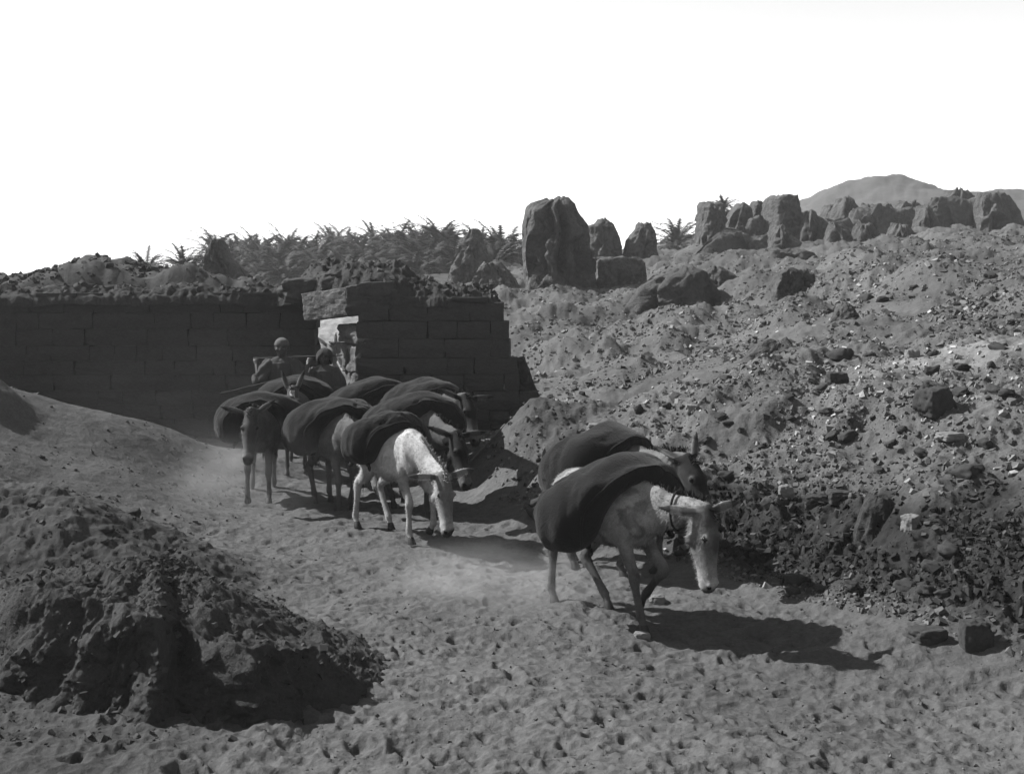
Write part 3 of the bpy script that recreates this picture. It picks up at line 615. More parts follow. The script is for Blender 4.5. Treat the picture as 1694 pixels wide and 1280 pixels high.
for i, (lb, d, pr) in enumerate([('long low broken wall joining the skyline row', 57.5, [(376, 1200, 1262), (386, 1192, 1276), (405, 1186, 1282), (420, 1184, 1286)]),
        ('broken wall running right from the square tower', 60, [(364, 1322, 1404), (384, 1310, 1420), (405, 1304, 1424), (414, 1300, 1428)]),
        ('low crumbling wall behind the middle stumps', 64, [(346, 1412, 1540), (366, 1400, 1556), (400, 1394, 1566), (410, 1390, 1570)]),
        ('last low wall running out at the right under the dome', 67, [(334, 1540, 1664), (352, 1526, 1684), (398, 1518, 1700)]),
        ('mound of fallen mud at the foot of the skyline row', 53, [(398, 1190, 1290), (408, 1170, 1320), (420, 1150, 1345), (430, 1140, 1360)])]):
    ruin('ruin_wall', lb, d, pr, 1.5, 80 + i, flute=.55, nseg=160, sq=6, rz=.06, jagk=.55, dz=-1.2, top_rough=.12)
# blocks of old wall lying in the slope
ruin('wall_block', 'dark broken chunk of mud wall lying in the hillside', 27.5, [(448, 1296, 1332), (453, 1286, 1342), (468, 1280, 1344), (484, 1278, 1340)], .8, 61, flute=.08, sq=5, rz=.1, cat='ruin')
ruin('wall_block', 'squared end of a buried wall below the lower ruins', 33, [(421, 1500, 1552), (426, 1490, 1555), (446, 1488, 1554), (458, 1480, 1550)], .9, 62, flute=.06, sq=7, rz=.12, cat='ruin')
ruin('wall_block', 'long low piece of wall in the slope under the skyline row', 40, [(417, 1272, 1345), (424, 1266, 1352), (446, 1262, 1356), (455, 1260, 1356)], .9, 63, flute=.10, sq=6, rz=.1, cat='ruin')

for i, (lb, d, pr, dp) in enumerate([
        ('big dark hummock of earth in the middle of the hillside', 31, [(448, 1112, 1150), (456, 1090, 1168), (472, 1062, 1182), (492, 1046, 1190), (508, 1038, 1192), (524, 1034, 1194)], 2.0),
        ('small dark hummock shaped like a pyramid on the right hillside', 19.6, [(502, 1392, 1402), (512, 1384, 1412), (528, 1374, 1424), (546, 1362, 1432)], .7),
        ('shaded earth hummock behind the crest of the near bank', 16.8, [(566, 1268, 1306), (574, 1248, 1316), (590, 1232, 1322), (612, 1218, 1326)], .8),
        ('low dark knoll left of the broken chunk of wall', 33, [(444, 1176, 1196), (452, 1168, 1210), (466, 1160, 1228), (480, 1152, 1240)], 1.2),
        ('rounded knoll above the valley floor', 22, [(598, 1016, 1040), (606, 1006, 1060), (622, 998, 1072), (640, 990, 1080)], .8),
        ('dark knob of earth standing up from the near bank', 10.2, [(822, 1436, 1470), (832, 1426, 1482), (856, 1418, 1490), (884, 1410, 1498)], .35)]):
    ruin('earth_hummock', lb, d, pr, dp, 120 + i, cat='mound', mat=M['mound'] if d < 12 else M['ruin_dark'], flute=.12, sq=2.2, top_rough=.06, big=1.2, dz=-.5)
# ------------------------------------------------------------------ date palms
def frond_geo(V, F, base, az, el, L, droop, r, nl=20):
    """one feather leaf: a curved rib with two rows of leaflets"""
    pts = []; p = np.array(base, float); e = el
    for i in range(9):
        pts.append(p.copy()); st = L / 8
        p = p + st * np.array([math.cos(e) * math.cos(az), math.cos(e) * math.sin(az), math.sin(e)]); e -= droop / 8 * (.6 + .8 * i / 8)
    pts = np.array(pts); side = np.array([-math.sin(az), math.cos(az), 0])
    for i in range(8):                                   # the rib
        wd = .05 * (1 - i / 9); b = len(V)
        V += [pts[i] - side * wd, pts[i] + side * wd, pts[i + 1] + side * wd * .85, pts[i + 1] - side * wd * .85]; F.append((b, b + 1, b + 2, b + 3))
    for j in range(nl):
        t = .16 + .82 * j / (nl - 1); k = min(7, int(t * 8)); q = pts[k] + (pts[k + 1] - pts[k]) * (t * 8 - k)
        tan = pts[k + 1] - pts[k]; tan = tan / np.linalg.norm(tan); up = np.cross(side, tan); up = up if up[2] > 0 else -up
        ll = L * .19 * (1 - .55 * abs(2 * t - .9)) * r.uniform(.8, 1.15)
        for s in (-1, 1):
            dr = tan * .8 + side * s * 1.0 + up * r.uniform(-.1, .35); dr = dr / np.linalg.norm(dr)
            b = len(V); wd = tan * .065
            V += [q - wd, q + wd, q + dr * ll - np.array([0, 0, ll * .25])]; F.append((b, b + 1, b + 2, b + 2))
def crown_mesh(seed, nf=84, L=2.9):
    r = random.Random(seed); V = []; F = []
    for i in range(nf):
        t = i / nf; az = i * 2.4 + r.uniform(-.3, .3); el = math.radians(74 - 122 * t ** .85) + r.uniform(-.1, .1)
        frond_geo(V, F, (0, 0, 0), az, el, L * r.uniform(.85, 1.12), r.uniform(1.0, 1.8), r)
    V = np.array(V); F = np.array(F); tri = F[:, 2] == F[:, 3]
    return mesh('crown', V, [F[~tri], F[tri][:, :3]], smooth=False)
crowns = [crown_mesh(i) for i in range(5)]
def trunk_mesh(h, seed):
    nz, ns = int(h / .16) + 2, 10; z = np.linspace(-1.0, h, nz)[:, None]; a = np.linspace(0, 2 * np.pi, ns, endpoint=False)[None]
    rad = .17 + .05 * np.exp(-(z + 1)) + .022 * (np.arange(nz) % 2)[:, None]
    X = rad * np.cos(a) + .12 * np.sin(z * .5 + seed); Y = rad * np.sin(a)
    return mesh('trunk', np.stack([X, Y, z + 0 * a], -1).reshape(-1, 3), gridF(nz, ns, True))
trunks = {h: trunk_mesh(h, i) for i, h in enumerate((1.4, 2.4, 3.2, 4.0))}
PALMS_LOW = [(366,436,54,.7),(396,412,74,1.0),(434,424,58,.8),(462,430,54,.8),(500,410,76,1.1),(520,420,62,.9),(538,412,74,1.0),(558,436,54,.8),(574,412,76,1.1),(596,416,64,.95),(614,418,72,1.0),(648,410,72,1.05),(668,408,74,1.0),(684,436,50,.8),(700,404,74,1.1),(716,412,62,.9),(734,418,58,.9),(760,412,72,1.0),(786,424,56,.9),(812,418,60,.9),(832,414,72,1.0),(850,434,52,.8)]
PALMS = [(352, 412, 64, 1.0), (384, 418, 62, .9), (420, 404, 66, 1.0), (404, 430, 58, .8), (450, 416, 64, .9), (474, 404, 68, 1.05), (492, 426, 58, .9), (510, 416, 66, .9), (528, 432, 56, .85),
         (549, 402, 70, 1.0), (566, 424, 60, .9), (586, 408, 66, 1.0), (604, 428, 56, .85), (622, 404, 68, 1.05), (640, 424, 60, .95), (660, 396, 66, 1.0), (676, 420, 56, .9), (690, 394, 64, 1.05), (708, 428, 52, .9),
         (724, 394, 60, 1.0), (742, 398, 66, 1.0), (752, 426, 52, .85), (770, 400, 62, .95), (800, 406, 64, 1.0), (824, 402, 56, 1.05), (840, 424, 50, .9), (812, 436, 48, .8), (858, 412, 66, .9), (440, 438, 52, .8), (470, 440, 50, .75), (580, 440, 50, .8), (632, 444, 48, .75)]
order = {0: 'first', 1: 'second', 2: 'third', 3: 'fourth', 4: 'fifth', 5: 'sixth', 6: 'seventh', 7: 'eighth', 8: 'ninth', 9: 'tenth'}
def palm(px, py, d, s, label, i, group=None):
    x, y, z = P(px, py, d); g = gz(x, y) if abs(x / y) < .9 else 2
    need = max(.6, z - g); h = min(trunks, key=lambda q: abs(q * s - need))
    t = obj('date_palm', None, label=label, cat='palm', group=group, loc=(x, y, z - h * s)); t.scale = (s, s, s); t.rotation_euler = (0, 0, i * 1.3)
    obj('trunk', trunks[h], M['trunk'], t); c = obj('crown', crowns[i % 5], M['frond'], t, loc=(.12 * math.sin(h * .5), 0, h)); c.rotation_euler = (0.08 * math.sin(i), .1 * math.cos(i * 2), i * .7)
def ordn(i):
    if i >= 19:
        u = (i + 1) % 10; tw = ['', '', 'twent', 'thirt', 'fort', 'fift', 'sixt', 'sevent'][(i + 1) // 10]
        return tw + 'ieth' if u == 0 else tw + 'y-' + order[u - 1]
    return order[i] if i < 10 else ['eleventh', 'twelfth', 'thirteenth', 'fourteenth', 'fifteenth', 'sixteenth', 'seventeenth', 'eighteenth', 'nineteenth', 'twentieth', 'twenty-first', 'twenty-second', 'twenty-third', 'twenty-fourth', 'twenty-fifth', 'twenty-sixth', 'twenty-seventh', 'twenty-eighth', 'twenty-ninth', 'thirtieth', 'thirty-first', 'thirty-second', 'thirty-third'][i - 10]
for i, (px, py, d, s) in enumerate(sorted(PALMS + PALMS_LOW)):
    palm(px, py + (22 if i % 3 else 12), d * 1.3, s * 1.0, ordn(i) + ' date palm from the left in the grove behind the wall', i, 'date palms of the grove')
palm(1120, 408, 80, 1.0, 'lone date palm on the skyline between two groups of ruins', 3)
palm(306, 452, 48, .55, 'small palm showing over the wall left of the grove', 2)
palm(240, 452, 50, .5, 'farther little palm peeping over the left-hand heap', 1)
palm(1196, 348, 64, .45, 'palm tips behind the first wall of the skyline row', 4)

# ------------------------------------------------------------------ bodies: lofted limbs fused into one skin
def smooth_path(pts, k=5):
    p = np.array(pts, float)
    if len(p) < 3 or k == 1: return p
    q = np.concatenate([2 * p[:1] - p[1:2], p, 2 * p[-1:] - p[-2:-1]]); out = []
    for i in range(1, len(q) - 2):
        for t in np.arange(k) / k:
            out.append(.5 * ((2 * q[i]) + (-q[i-1] + q[i+1]) * t + (2*q[i-1] - 5*q[i] + 4*q[i+1] - q[i+2]) * t*t + (-q[i-1] + 3*q[i] - 3*q[i+1] + q[i+2]) * t**3))
    out.append(p[-1]); return np.array(out)
class Body:
    def __init__(s): s.V = []; s.F = []; s.n = 0
    def tube(s, rows, side=(0, 1, 0), k=5, ns=18):
        """rows: x, y, z, half-width (along side), half-height"""
        q = smooth_path(rows, k); p = q[:, :3]; hw = np.maximum(q[:, 3], .002); hh = np.maximum(q[:, 4], .002)
        t = np.gradient(p, axis=0); t /= np.maximum(np.linalg.norm(t, axis=1), 1e-9)[:, None]
        sd = np.array(side, float)[None] - t * (t @ np.array(side, float))[:, None]; sd /= np.maximum(np.linalg.norm(sd, axis=1), 1e-9)[:, None]
        up = np.cross(t, sd)
        # rounded ends
        e = [(.45, .89), (.8, .6), (.97, .25)]
        def cap(i, sg): return [(p[i] + sg * t[i] * min(hw[i], hh[i]) * a, hw[i] * b, hh[i] * b, sd[i], up[i]) for a, b in e]
        rings = cap(0, -1)[::-1] + [(p[i], hw[i], hh[i], sd[i], up[i]) for i in range(len(p))] + cap(len(p) - 1, 1)
        a = np.linspace(0, 2 * np.pi, ns, endpoint=False); V = []
        for c, w_, h_, S_, U_ in rings: V.append(c[None] + np.cos(a)[:, None] * w_ * S_[None] + np.sin(a)[:, None] * h_ * U_[None])
        V = np.concatenate(V); nr = len(rings); F = gridF(nr, ns, True).tolist()
        V = np.concatenate([V, [rings[0][0], rings[-1][0]]])
        tri = [((i + 1) % ns, i, nr * ns) for i in range(ns)] + [((nr - 1) * ns + i, (nr - 1) * ns + (i + 1) % ns, nr * ns + 1) for i in range(ns)]
        s.V.append(V); s.F += [[v + s.n for v in f] for f in F] + [[v + s.n for v in f] for f in tri]; s.n += len(V)
    def ball(s, c, r, rot=None):
        u = np.linspace(0, np.pi, 9); a = np.linspace(0, 2 * np.pi, 14, endpoint=False)
        V = np.stack([np.sin(u)[1:-1, None] * np.cos(a), np.sin(u)[1:-1, None] * np.sin(a), np.cos(u)[1:-1, None] + 0 * a], -1).reshape(-1, 3)
        V = np.concatenate([V, [(0, 0, 1), (0, 0, -1)]]) * np.array(r)
        if rot is not None: V = V @ np.array(rot).T
        V = V + np.array(c); nr, ns = 7, 14
        F = gridF(nr, ns, True)[:, ::-1].tolist() + [[i, (i + 1) % ns, nr * ns] for i in range(ns)] + [[(nr - 1) * ns + (i + 1) % ns, (nr - 1) * ns + i, nr * ns + 1] for i in range(ns)]
        s.V.append(V); s.F += [[v + s.n for v in f] for f in F]; s.n += len(V)
    def skin(s, name, voxel, it=6):
        me = bpy.data.meshes.new('tmp'); me.from_pydata(np.concatenate(s.V).tolist(), [], s.F); me.update()
        o = bpy.data.objects.new('tmp', me); C.objects.link(o)
        m = o.modifiers.new('r', 'REMESH'); m.mode = 'VOXEL'; m.voxel_size = voxel; m.use_smooth_shade = True
        if it:
            q = o.modifiers.new('s', 'SMOOTH'); q.factor = .5; q.iterations = it
        dg = bpy.context.evaluated_depsgraph_get(); out = bpy.data.meshes.new_from_object(o.evaluated_get(dg)); out.name = name
        bpy.data.objects.remove(o); bpy.data.meshes.remove(me)
        out.polygons.foreach_set('use_smooth', np.ones(len(out.polygons), bool))
        return out
def coords(me):
    co = np.empty(len(me.vertices) * 3, np.float32); me.vertices.foreach_get('co', co); return co.reshape(-1, 3)
def blades(name, roots, dirs, lens, wid, r):
    """tufts of hair: narrow tapering strips"""
    V = []; F = []
    for p, d, l in zip(roots, dirs, lens):
        p = np.array(p); d = np.array(d, float); d /= np.linalg.norm(d)
        s = np.cross(d, [r.uniform(-1, 1), r.uniform(-1, 1), r.uniform(-1, 1)]); s /= max(np.linalg.norm(s), 1e-6)
        bend = np.array([r.uniform(-.2, .2), r.uniform(-.2, .2), -.15]) * l
        b = len(V); V += [p - s * wid, p + s * wid, p + d * l * .6 + bend * .3 + s * wid * .8, p + d * l * .6 + bend * .3 - s * wid * .8, p + d * l + bend]
        F += [(b, b + 1, b + 2, b + 3), (b + 3, b + 2, b + 4, b + 4)]
    V = np.array(V); F = np.array(F); t = F[:, 2] == F[:, 3]
    return mesh(name, V, [F[~t], F[t][:, :3]])
def ik(a, b, l1, l2, sgn):
    """middle joint of a two-bone limb in the plane y = const; sgn chooses the side it bends to"""
    dx, dz = b[0] - a[0], b[1] - a[1]; D = min(math.hypot(dx, dz), (l1 + l2) * .999); an = math.atan2(dz, dx)
    c = (l1 * l1 + D * D - l2 * l2) / (2 * l1 * D); th = math.acos(max(-1, min(1, c))) * sgn
    return (a[0] + l1 * math.cos(an + th), a[1] + l1 * math.sin(an + th))

def donkey(label, x, y, heading, s=1.0, base=.1, neck=-5, yaw=0, head=-62, hyaw=0, ears=((.3, .9, -.2), (.3, .9, -.2)), feet=((.1, 0), (-.12, .0), (.08, 0), (-.1, 0)),
           voxel=.0125, spots=0, face=1.0, legs=.75, belly=1.3, muzzle=1.9, mane='hair_dark', thin=0., seed=0, blaze=0, z=None, rope=False, fat=1.0):
    """faces +X.  feet: (fore-aft shift, lift) for fore-right, fore-left, hind-right, hind-left; ears: (out to the side, up, back) for the right and the left ear"""
    R_ = random.Random(seed); B = Body()
    f = fat
    B.tube([(-.55, 0, .83, .07, .08), (-.50, 0, .85, .15 * f, .15), (-.40, 0, .83, .195 * f, .205), (-.24, 0, .79, .205 * f, .225), (-.04, 0, .765, .225 * f, .245),
            (.14, 0, .775, .215 * f, .24), (.28, 0, .80, .175 * f, .235), (.38, 0, .815, .145 * f, .20), (.45, 0, .82, .10, .14)], k=4, ns=28)
    B.tube([(-.50, 0, .985, .035, .03), (-.34, 0, 1.015, .05, .03), (-.1, 0, .995, .03, .03), (.1, 0, 1.0, .03, .03), (.24, 0, 1.03, .028, .03), (.34, 0, 1.015, .03, .04), (.42, 0, .97, .04, .05)], k=4)   # spine and withers
    for sd in (-1, 1):
        B.tube([(.27, sd * .055, 1.005, .022, .035), (.30, sd * .115, .90, .026, .05), (.36, sd * .135, .78, .034, .05), (.415, sd * .11, .70, .04, .045)], k=4)          # shoulder blade
        B.tube([(-.36, sd * .11, .985, .03, .03), (-.27, sd * .175, .90, .035, .03)], k=2)                                                                       # hip bone
    for sd in (-1, 1):
        for q in range(5):
            xr = .10 - q * .065; B.tube([(xr + .03, sd * .135 * f, .945, .010, .012), (xr, sd * .212 * f, .83, .010, .013), (xr - .02, sd * .222 * f, .72, .010, .012), (xr - .01, sd * .17 * f, .62, .008, .010)], k=3, ns=8)
    nr = math.radians
    pn, yn = nr(neck), nr(yaw); nd = np.array([math.cos(pn) * math.cos(yn), math.cos(pn) * math.sin(yn), math.sin(pn)])
    N0 = np.array([.33, 0, .89]); poll = N0 + nd * .56
    side = np.array([-math.sin(yn), math.cos(yn), 0]); nup = np.cross(nd, side) * -1; nup = nup if nup[2] > 0 else -nup
    mid = N0 + nd * .30 - nup * .02
    nb = np.array([.30, 0, .84])
    B.tube([(*nb, .11, .19), (*(N0 + nd * .12 - nup * .01), .088, .150), (*mid, .07, .118), (*(N0 + nd * .45), .062, .10), (*poll, .058, .088)], side=side, k=4, ns=22)
    ph, yh = nr(head), nr(yaw + hyaw); hd = np.array([math.cos(ph) * math.cos(yh), math.cos(ph) * math.sin(yh), math.sin(ph)]); hs = np.array([-math.sin(yh), math.cos(yh), 0])
    hup = np.cross(hd, hs); hup = hup if (hup[2] > 0 or (abs(hup[2]) < .2 and hup[0] > 0)) else -hup      # points out of the forehead
    if hup @ np.array([math.cos(yh), math.sin(yh), 0]) < 0 and ph < 0: hup = -hup
    hp = lambda a, u=0, v=0: poll + hd * a + hup * u + hs * v
    B.tube([(*hp(-.03, .0), .06, .075), (*hp(.06, -.015), .075, .105), (*hp(.16, -.025), .083, .122), (*hp(.26, -.024), .068, .100), (*hp(.36, -.024), .057, .076), (*hp(.43, -.024), .060, .070), (*hp(.475, -.030), .054, .060)], side=hs, k=4, ns=22)
    for v in (-1, 1):
        B.ball(hp(.155, .055, v * .066), (.026, .026, .026))                      # brow
        B.ball(hp(.16, -.075, v * .052), (.05, .05, .05))                         # cheek
        B.ball(hp(.465, .016, v * .036), (.022, .022, .022))                          # nostril wing
    B.ball(hp(.475, -.070), (.032, .032, .032))                                       # lower lip
    tips = []
    for v, e in zip((-1, 1), ears):
        ed = hs * v * e[0] + hup * e[2] * -1 * 0 - hd * e[1] - hup * e[2]; ed = ed / np.linalg.norm(ed)
        b0 = hp(-.01, .015, v * .048); wside = np.cross(ed, hup); wside = wside / max(np.linalg.norm(wside), 1e-6)
        B.tube([(*b0, .020, .020), (*(b0 + ed * .05), .030, .020), (*(b0 + ed * .12), .040, .016), (*(b0 + ed * .19), .034, .014), (*(b0 + ed * .25), .019, .011), (*(b0 + ed * .285), .008, .008)], side=wside, k=3, ns=14)
        tips.append((b0, ed, wside))
    hooves = []
    for i, (sx, fr) in enumerate(((-1, 1), (1, 1), (-1, 0), (1, 0))):
        dx, lift = feet[i]; yy = sx * (.105 if fr else .115)
        if fr:
            E = (.27, .60); fet = (.285 + dx, .105 + lift); kn = ik(E, fet, .265, .255, 1)
            a = -.35 if lift < .02 else -1.6
            B.tube([(.29, sx * .10, .80, .055, .10), (.27, sx * .118, .68, .058, .085), (*[E[0], yy, E[1]], .05, .068), ((E[0] + kn[0]) / 2, yy, (E[1] + kn[1]) / 2, .040, .050), (kn[0], yy, kn[1] + .05, .037, .039), (kn[0] + .006, yy, kn[1], .041, .043),
                    (kn[0] * .75 + fet[0] * .25, yy, kn[1] * .75 + fet[1] * .25, .028, .031), (kn[0] * .35 + fet[0] * .65, yy, kn[1] * .35 + fet[1] * .65, .026, .029), (fet[0], yy, fet[1], .033, .036)], k=3)
        else:
            St = (-.27, .63); fet = (-.42 + dx, .105 + lift); kn = ik(St, fet, .335, .315, -1)
            a = -.35 if lift < .02 else -1.5
            B.tube([(-.39, sx * .105, .84, .085, .15), (-.34, sx * .13, .74, .085, .15), (St[0] - .02, sx * .14, St[1], .068, .105), ((St[0] * .5 + kn[0] * .5) + .01, yy + sx * .01, (St[1] + kn[1]) / 2 + .01, .050, .070), (kn[0] + .02, yy, kn[1] + .06, .037, .046), (kn[0] - .008, yy, kn[1], .040, .050),
                    (kn[0] * .72 + fet[0] * .28, yy, kn[1] * .72 + fet[1] * .28, .030, .035), (kn[0] * .35 + fet[0] * .65, yy, kn[1] * .35 + fet[1] * .65, .028, .031), (fet[0], yy, fet[1], .034, .037)], k=3)
        pd = np.array([math.cos(-1.0 + (a + .35)), math.sin(-1.0 + (a + .35))]); pa = (fet[0] + pd[0] * .055, fet[1] + pd[1] * .055)
        B.tube([(fet[0], yy, fet[1], .028, .030), (pa[0], yy, pa[1], .026, .027)], k=1)
        hooves.append((pa, pd, yy, lift))
    B.tube([(-.55, 0, .93, .035, .035), (-.60, 0, .86, .026, .026), (-.62, 0, .72, .018, .018), (-.625, 0, .56, .012, .012)], k=3)                    # tail
    me = B.skin('body', voxel, 5)
    V = coords(me); X, Y, Z = V.T
    # ---- coat: markings that belong to the animal
    c = np.full(len(V), base)
    nzv = fbm3(X * 5 + seed, Y * 5, Z * 5, 4, 900 + seed)
    c *= 1 + .16 * nzv
    if spots: c *= 1 - spots * sstep(.05, .45, fbm3(X * 9, Y * 9 + seed, Z * 9, 3, 950 + seed))
    c *= 1 + (belly - 1) * (1 - sstep(.54, .66, Z)) * sstep(-.45, -.3, X) * (1 - sstep(.3, .4, X)) * (Z > .48)
    c *= 1 + (legs - 1) * (1 - sstep(.35, .62, Z)) * (np.abs(Y) > .03)
    back = (1 - sstep(.012, .035, np.abs(Y))) * (Z > .95) * (X < .4); c *= 1 - .55 * back
    hl_ = (V - poll) @ hd; hu = (V - poll) @ hup; hv = (V - poll) @ hs
    inhead = (hl_ > -.06) & (hl_ < .6) & (np.abs(hu) < .22) & (np.abs(hv) < .13)
    c = np.where(inhead, c * face, c)
    mz = inhead * sstep(.25, .44, hl_ + .05 * nzv) * .75; c = c * (1 - mz) + mz * np.clip(base * muzzle, .14, .5)
    fr_ = inhead * sstep(-.01, .05, hu) * (hl_ < .42); c *= 1 - .30 * fr_
    ck = inhead * sstep(.035, .06, np.abs(hv)) * (hl_ > .04) * (hl_ < .26) * (hu < .02); c *= 1 + .35 * ck
    nose = inhead * sstep(.455, .50, hl_ + .02 * nzv); c = c * (1 - nose) + nose * .035
    for v in (-1, 1):
        de = np.linalg.norm(V - hp(.158, .052, v * .078), axis=1); ring = (1 - sstep(.02, .045, de)); c = c * (1 - ring * .35) + ring * .35 * np.clip(base * 1.6, .10, .4)
        c = np.where(de < .021, .01, c)
        dn = np.linalg.norm(V - hp(.488, .018, v * .040), axis=1); c = np.where(dn < .019, .006, c)
    if blaze:
        bz = inhead * (np.abs(hv) < .03) * (hu > .02) * (hl_ > .0) * (hl_ < .3); c = c * (1 - bz * blaze) + bz * blaze * .5
    for (b0, ed, ws) in tips:
        el = (V - b0) @ ed; dist = np.linalg.norm(V - b0 - el[:, None] * ed[None], axis=1); ear = (el > .03) & (el < .32) & (dist < .06)
        c = np.where(ear & (el > .2), c * .35, c)
        infr = ((V - b0) @ hup) - el * (ed @ hup)
        c = np.where(ear & (infr > .0) & (np.abs((V - b0) @ ws) < .022), c * .45, c)
    attr(me, 'coat', np.clip(c, .006, .8))
    gz0 = gz(x, y) if z is None else z
    root = obj('donkey', None, label=label, cat='donkey', group='laden donkeys on the track', loc=(x, y, gz0 - .012)); root.scale = (s, s, s); root.rotation_euler = (0, 0, nr(heading))
    obj('body', me, M['coat'], root)
    for (pa, pd, yy, lift) in hooves:
        a = np.linspace(0, 2 * np.pi, 14, endpoint=False); rows = []
        L = max(.03, (pa[1] / max(.2, -pd[1])) if lift < .02 else .06); sd = np.array([pd[1], -pd[0]]) if pd[1] < 0 else np.array([-pd[1], pd[0]])
        top = np.array(pa); bot = np.array([pa[0] + .022, 0.0]) if lift < .02 else top + pd * .06
        V2 = []
        for t, rr_ in ((-.2, .02), (0, .029), (.5, .034), (.93, .041), (1, .040), (1, .002)):
            cxy = top * (1 - t) + bot * t
            if lift < .02: V2.append(np.stack([cxy[0] + rr_ * 1.12 * np.cos(a), yy + rr_ * .95 * np.sin(a), cxy[1] + 0 * a], -1))
            else: V2.append(np.stack([cxy[0] + rr_ * np.cos(a) * abs(pd[1]), yy + rr_ * np.sin(a), cxy[1] + rr_ * np.cos(a) * pd[0]], -1))
        obj('hoof', mesh('hoof', np.concatenate(V2), gridF(6, 14, True)[:, ::-1]), M['hoof'], root)
    # mane and forelock
    roots = []; dirs = []; lens = []
    for i in range(150):
        t = R_.uniform(.16, 1.02); p = N0 + nd * (.56 * t) + nup * (np.interp(t, [0, .5, 1], [.12, .10, .085])) + side * R_.uniform(-.014, .014)
        roots.append(p); dirs.append(nup + nd * R_.uniform(-.3, .5) + side * R_.uniform(-.45, .45)); lens.append(R_.uniform(.04, .075))
    for i in range(34):
        roots.append(hp(R_.uniform(-.04, .05), .07, R_.uniform(-.03, .03))); dirs.append(hup * .8 + hd * R_.uniform(-.4, .7) + hs * R_.uniform(-.6, .6)); lens.append(R_.uniform(.035, .07))
    obj('mane', blades('mane', roots, dirs, lens, .0045, R_), M[mane], root, kind='stuff')
    roots = [(-.622 + R_.uniform(-.012, .012), R_.uniform(-.014, .014), R_.uniform(.50, .68)) for _ in range(70)]
    obj('tail_tuft', blades('tail_tuft', roots, [(R_.uniform(-.25, .12), R_.uniform(-.2, .2), -1) for _ in roots], [R_.uniform(.12, .2) for _ in roots], .005, R_), M['hair_dark'], root, kind='stuff')
    for v in (-1, 1):
        u = Body(); u.ball(hp(.158, .050, v * .079), (.0135, .0135, .0135)); e = bpy.data.meshes.new('eye'); e.from_pydata(np.concatenate(u.V).tolist(), [], u.F); e.polygons.foreach_set('use_smooth', np.ones(len(e.polygons), bool))
        obj('eye', e, M['eye'], root)
    if rope:
        q = N0 + nd * .34; a = np.linspace(0, 2 * np.pi, 40, endpoint=False); b = np.linspace(0, 2 * np.pi, 8, endpoint=False)
        cx = q[None] + np.cos(a)[:, None] * .083 * side[None] + np.sin(a)[:, None] * .135 * nup[None] - nup[None] * .015
        rad = cx - cx.mean(0); rad /= np.linalg.norm(rad, axis=1)[:, None]
        V2 = cx[:, None] + .009 * (np.cos(b)[None, :, None] * rad[:, None] + np.sin(b)[None, :, None] * nd[None, None]); V2 = np.concatenate([V2.reshape(-1, 3), V2[:1].reshape(-1, 3)])
        obj('neck_rope', mesh('neck_rope', V2, gridF(41, 8, True)), M['rope'], root)
    fur(me, root, 9000 if voxel < .012 else 4500, .026, seed, M['coat'])
    return root
def fur(me, root, n_, length, seed, mat):
    """a short rough coat: thousands of single hairs that lie back along the body"""
    r = np.random.RandomState(seed); V = coords(me); nn = np.empty(len(V) * 3, np.float32); me.vertices.foreach_get('normal', nn); nn = nn.reshape(-1, 3)
    cc = np.empty(len(V), np.float32); me.attributes['coat'].data.foreach_get('value', cc)
    k = r.choice(len(V), n_); p = V[k]; q = nn[k]
    d = q * r.uniform(.25, .8, (n_, 1)) + np.array([-.55, 0, -.65]) * r.uniform(.6, 1, (n_, 1)) + r.normal(0, .22, (n_, 3)); d /= np.linalg.norm(d, axis=1)[:, None]
    sd = np.cross(d, q) + 1e-4; sd /= np.linalg.norm(sd, axis=1)[:, None]
    l = length * r.uniform(.5, 1.3, (n_, 1)) * np.where(p[:, 2:3] < .45, .55, 1)
    T = np.stack([p - sd * .0022, p + sd * .0022, p + d * l], 1).reshape(-1, 3)
    m = mesh('fur', T, np.arange(n_ * 3).reshape(-1, 3)); attr(m, 'coat', np.repeat(cc[k] * r.uniform(.7, 1.3, n_), 3)); obj('fur', m, mat, root, kind='stuff')
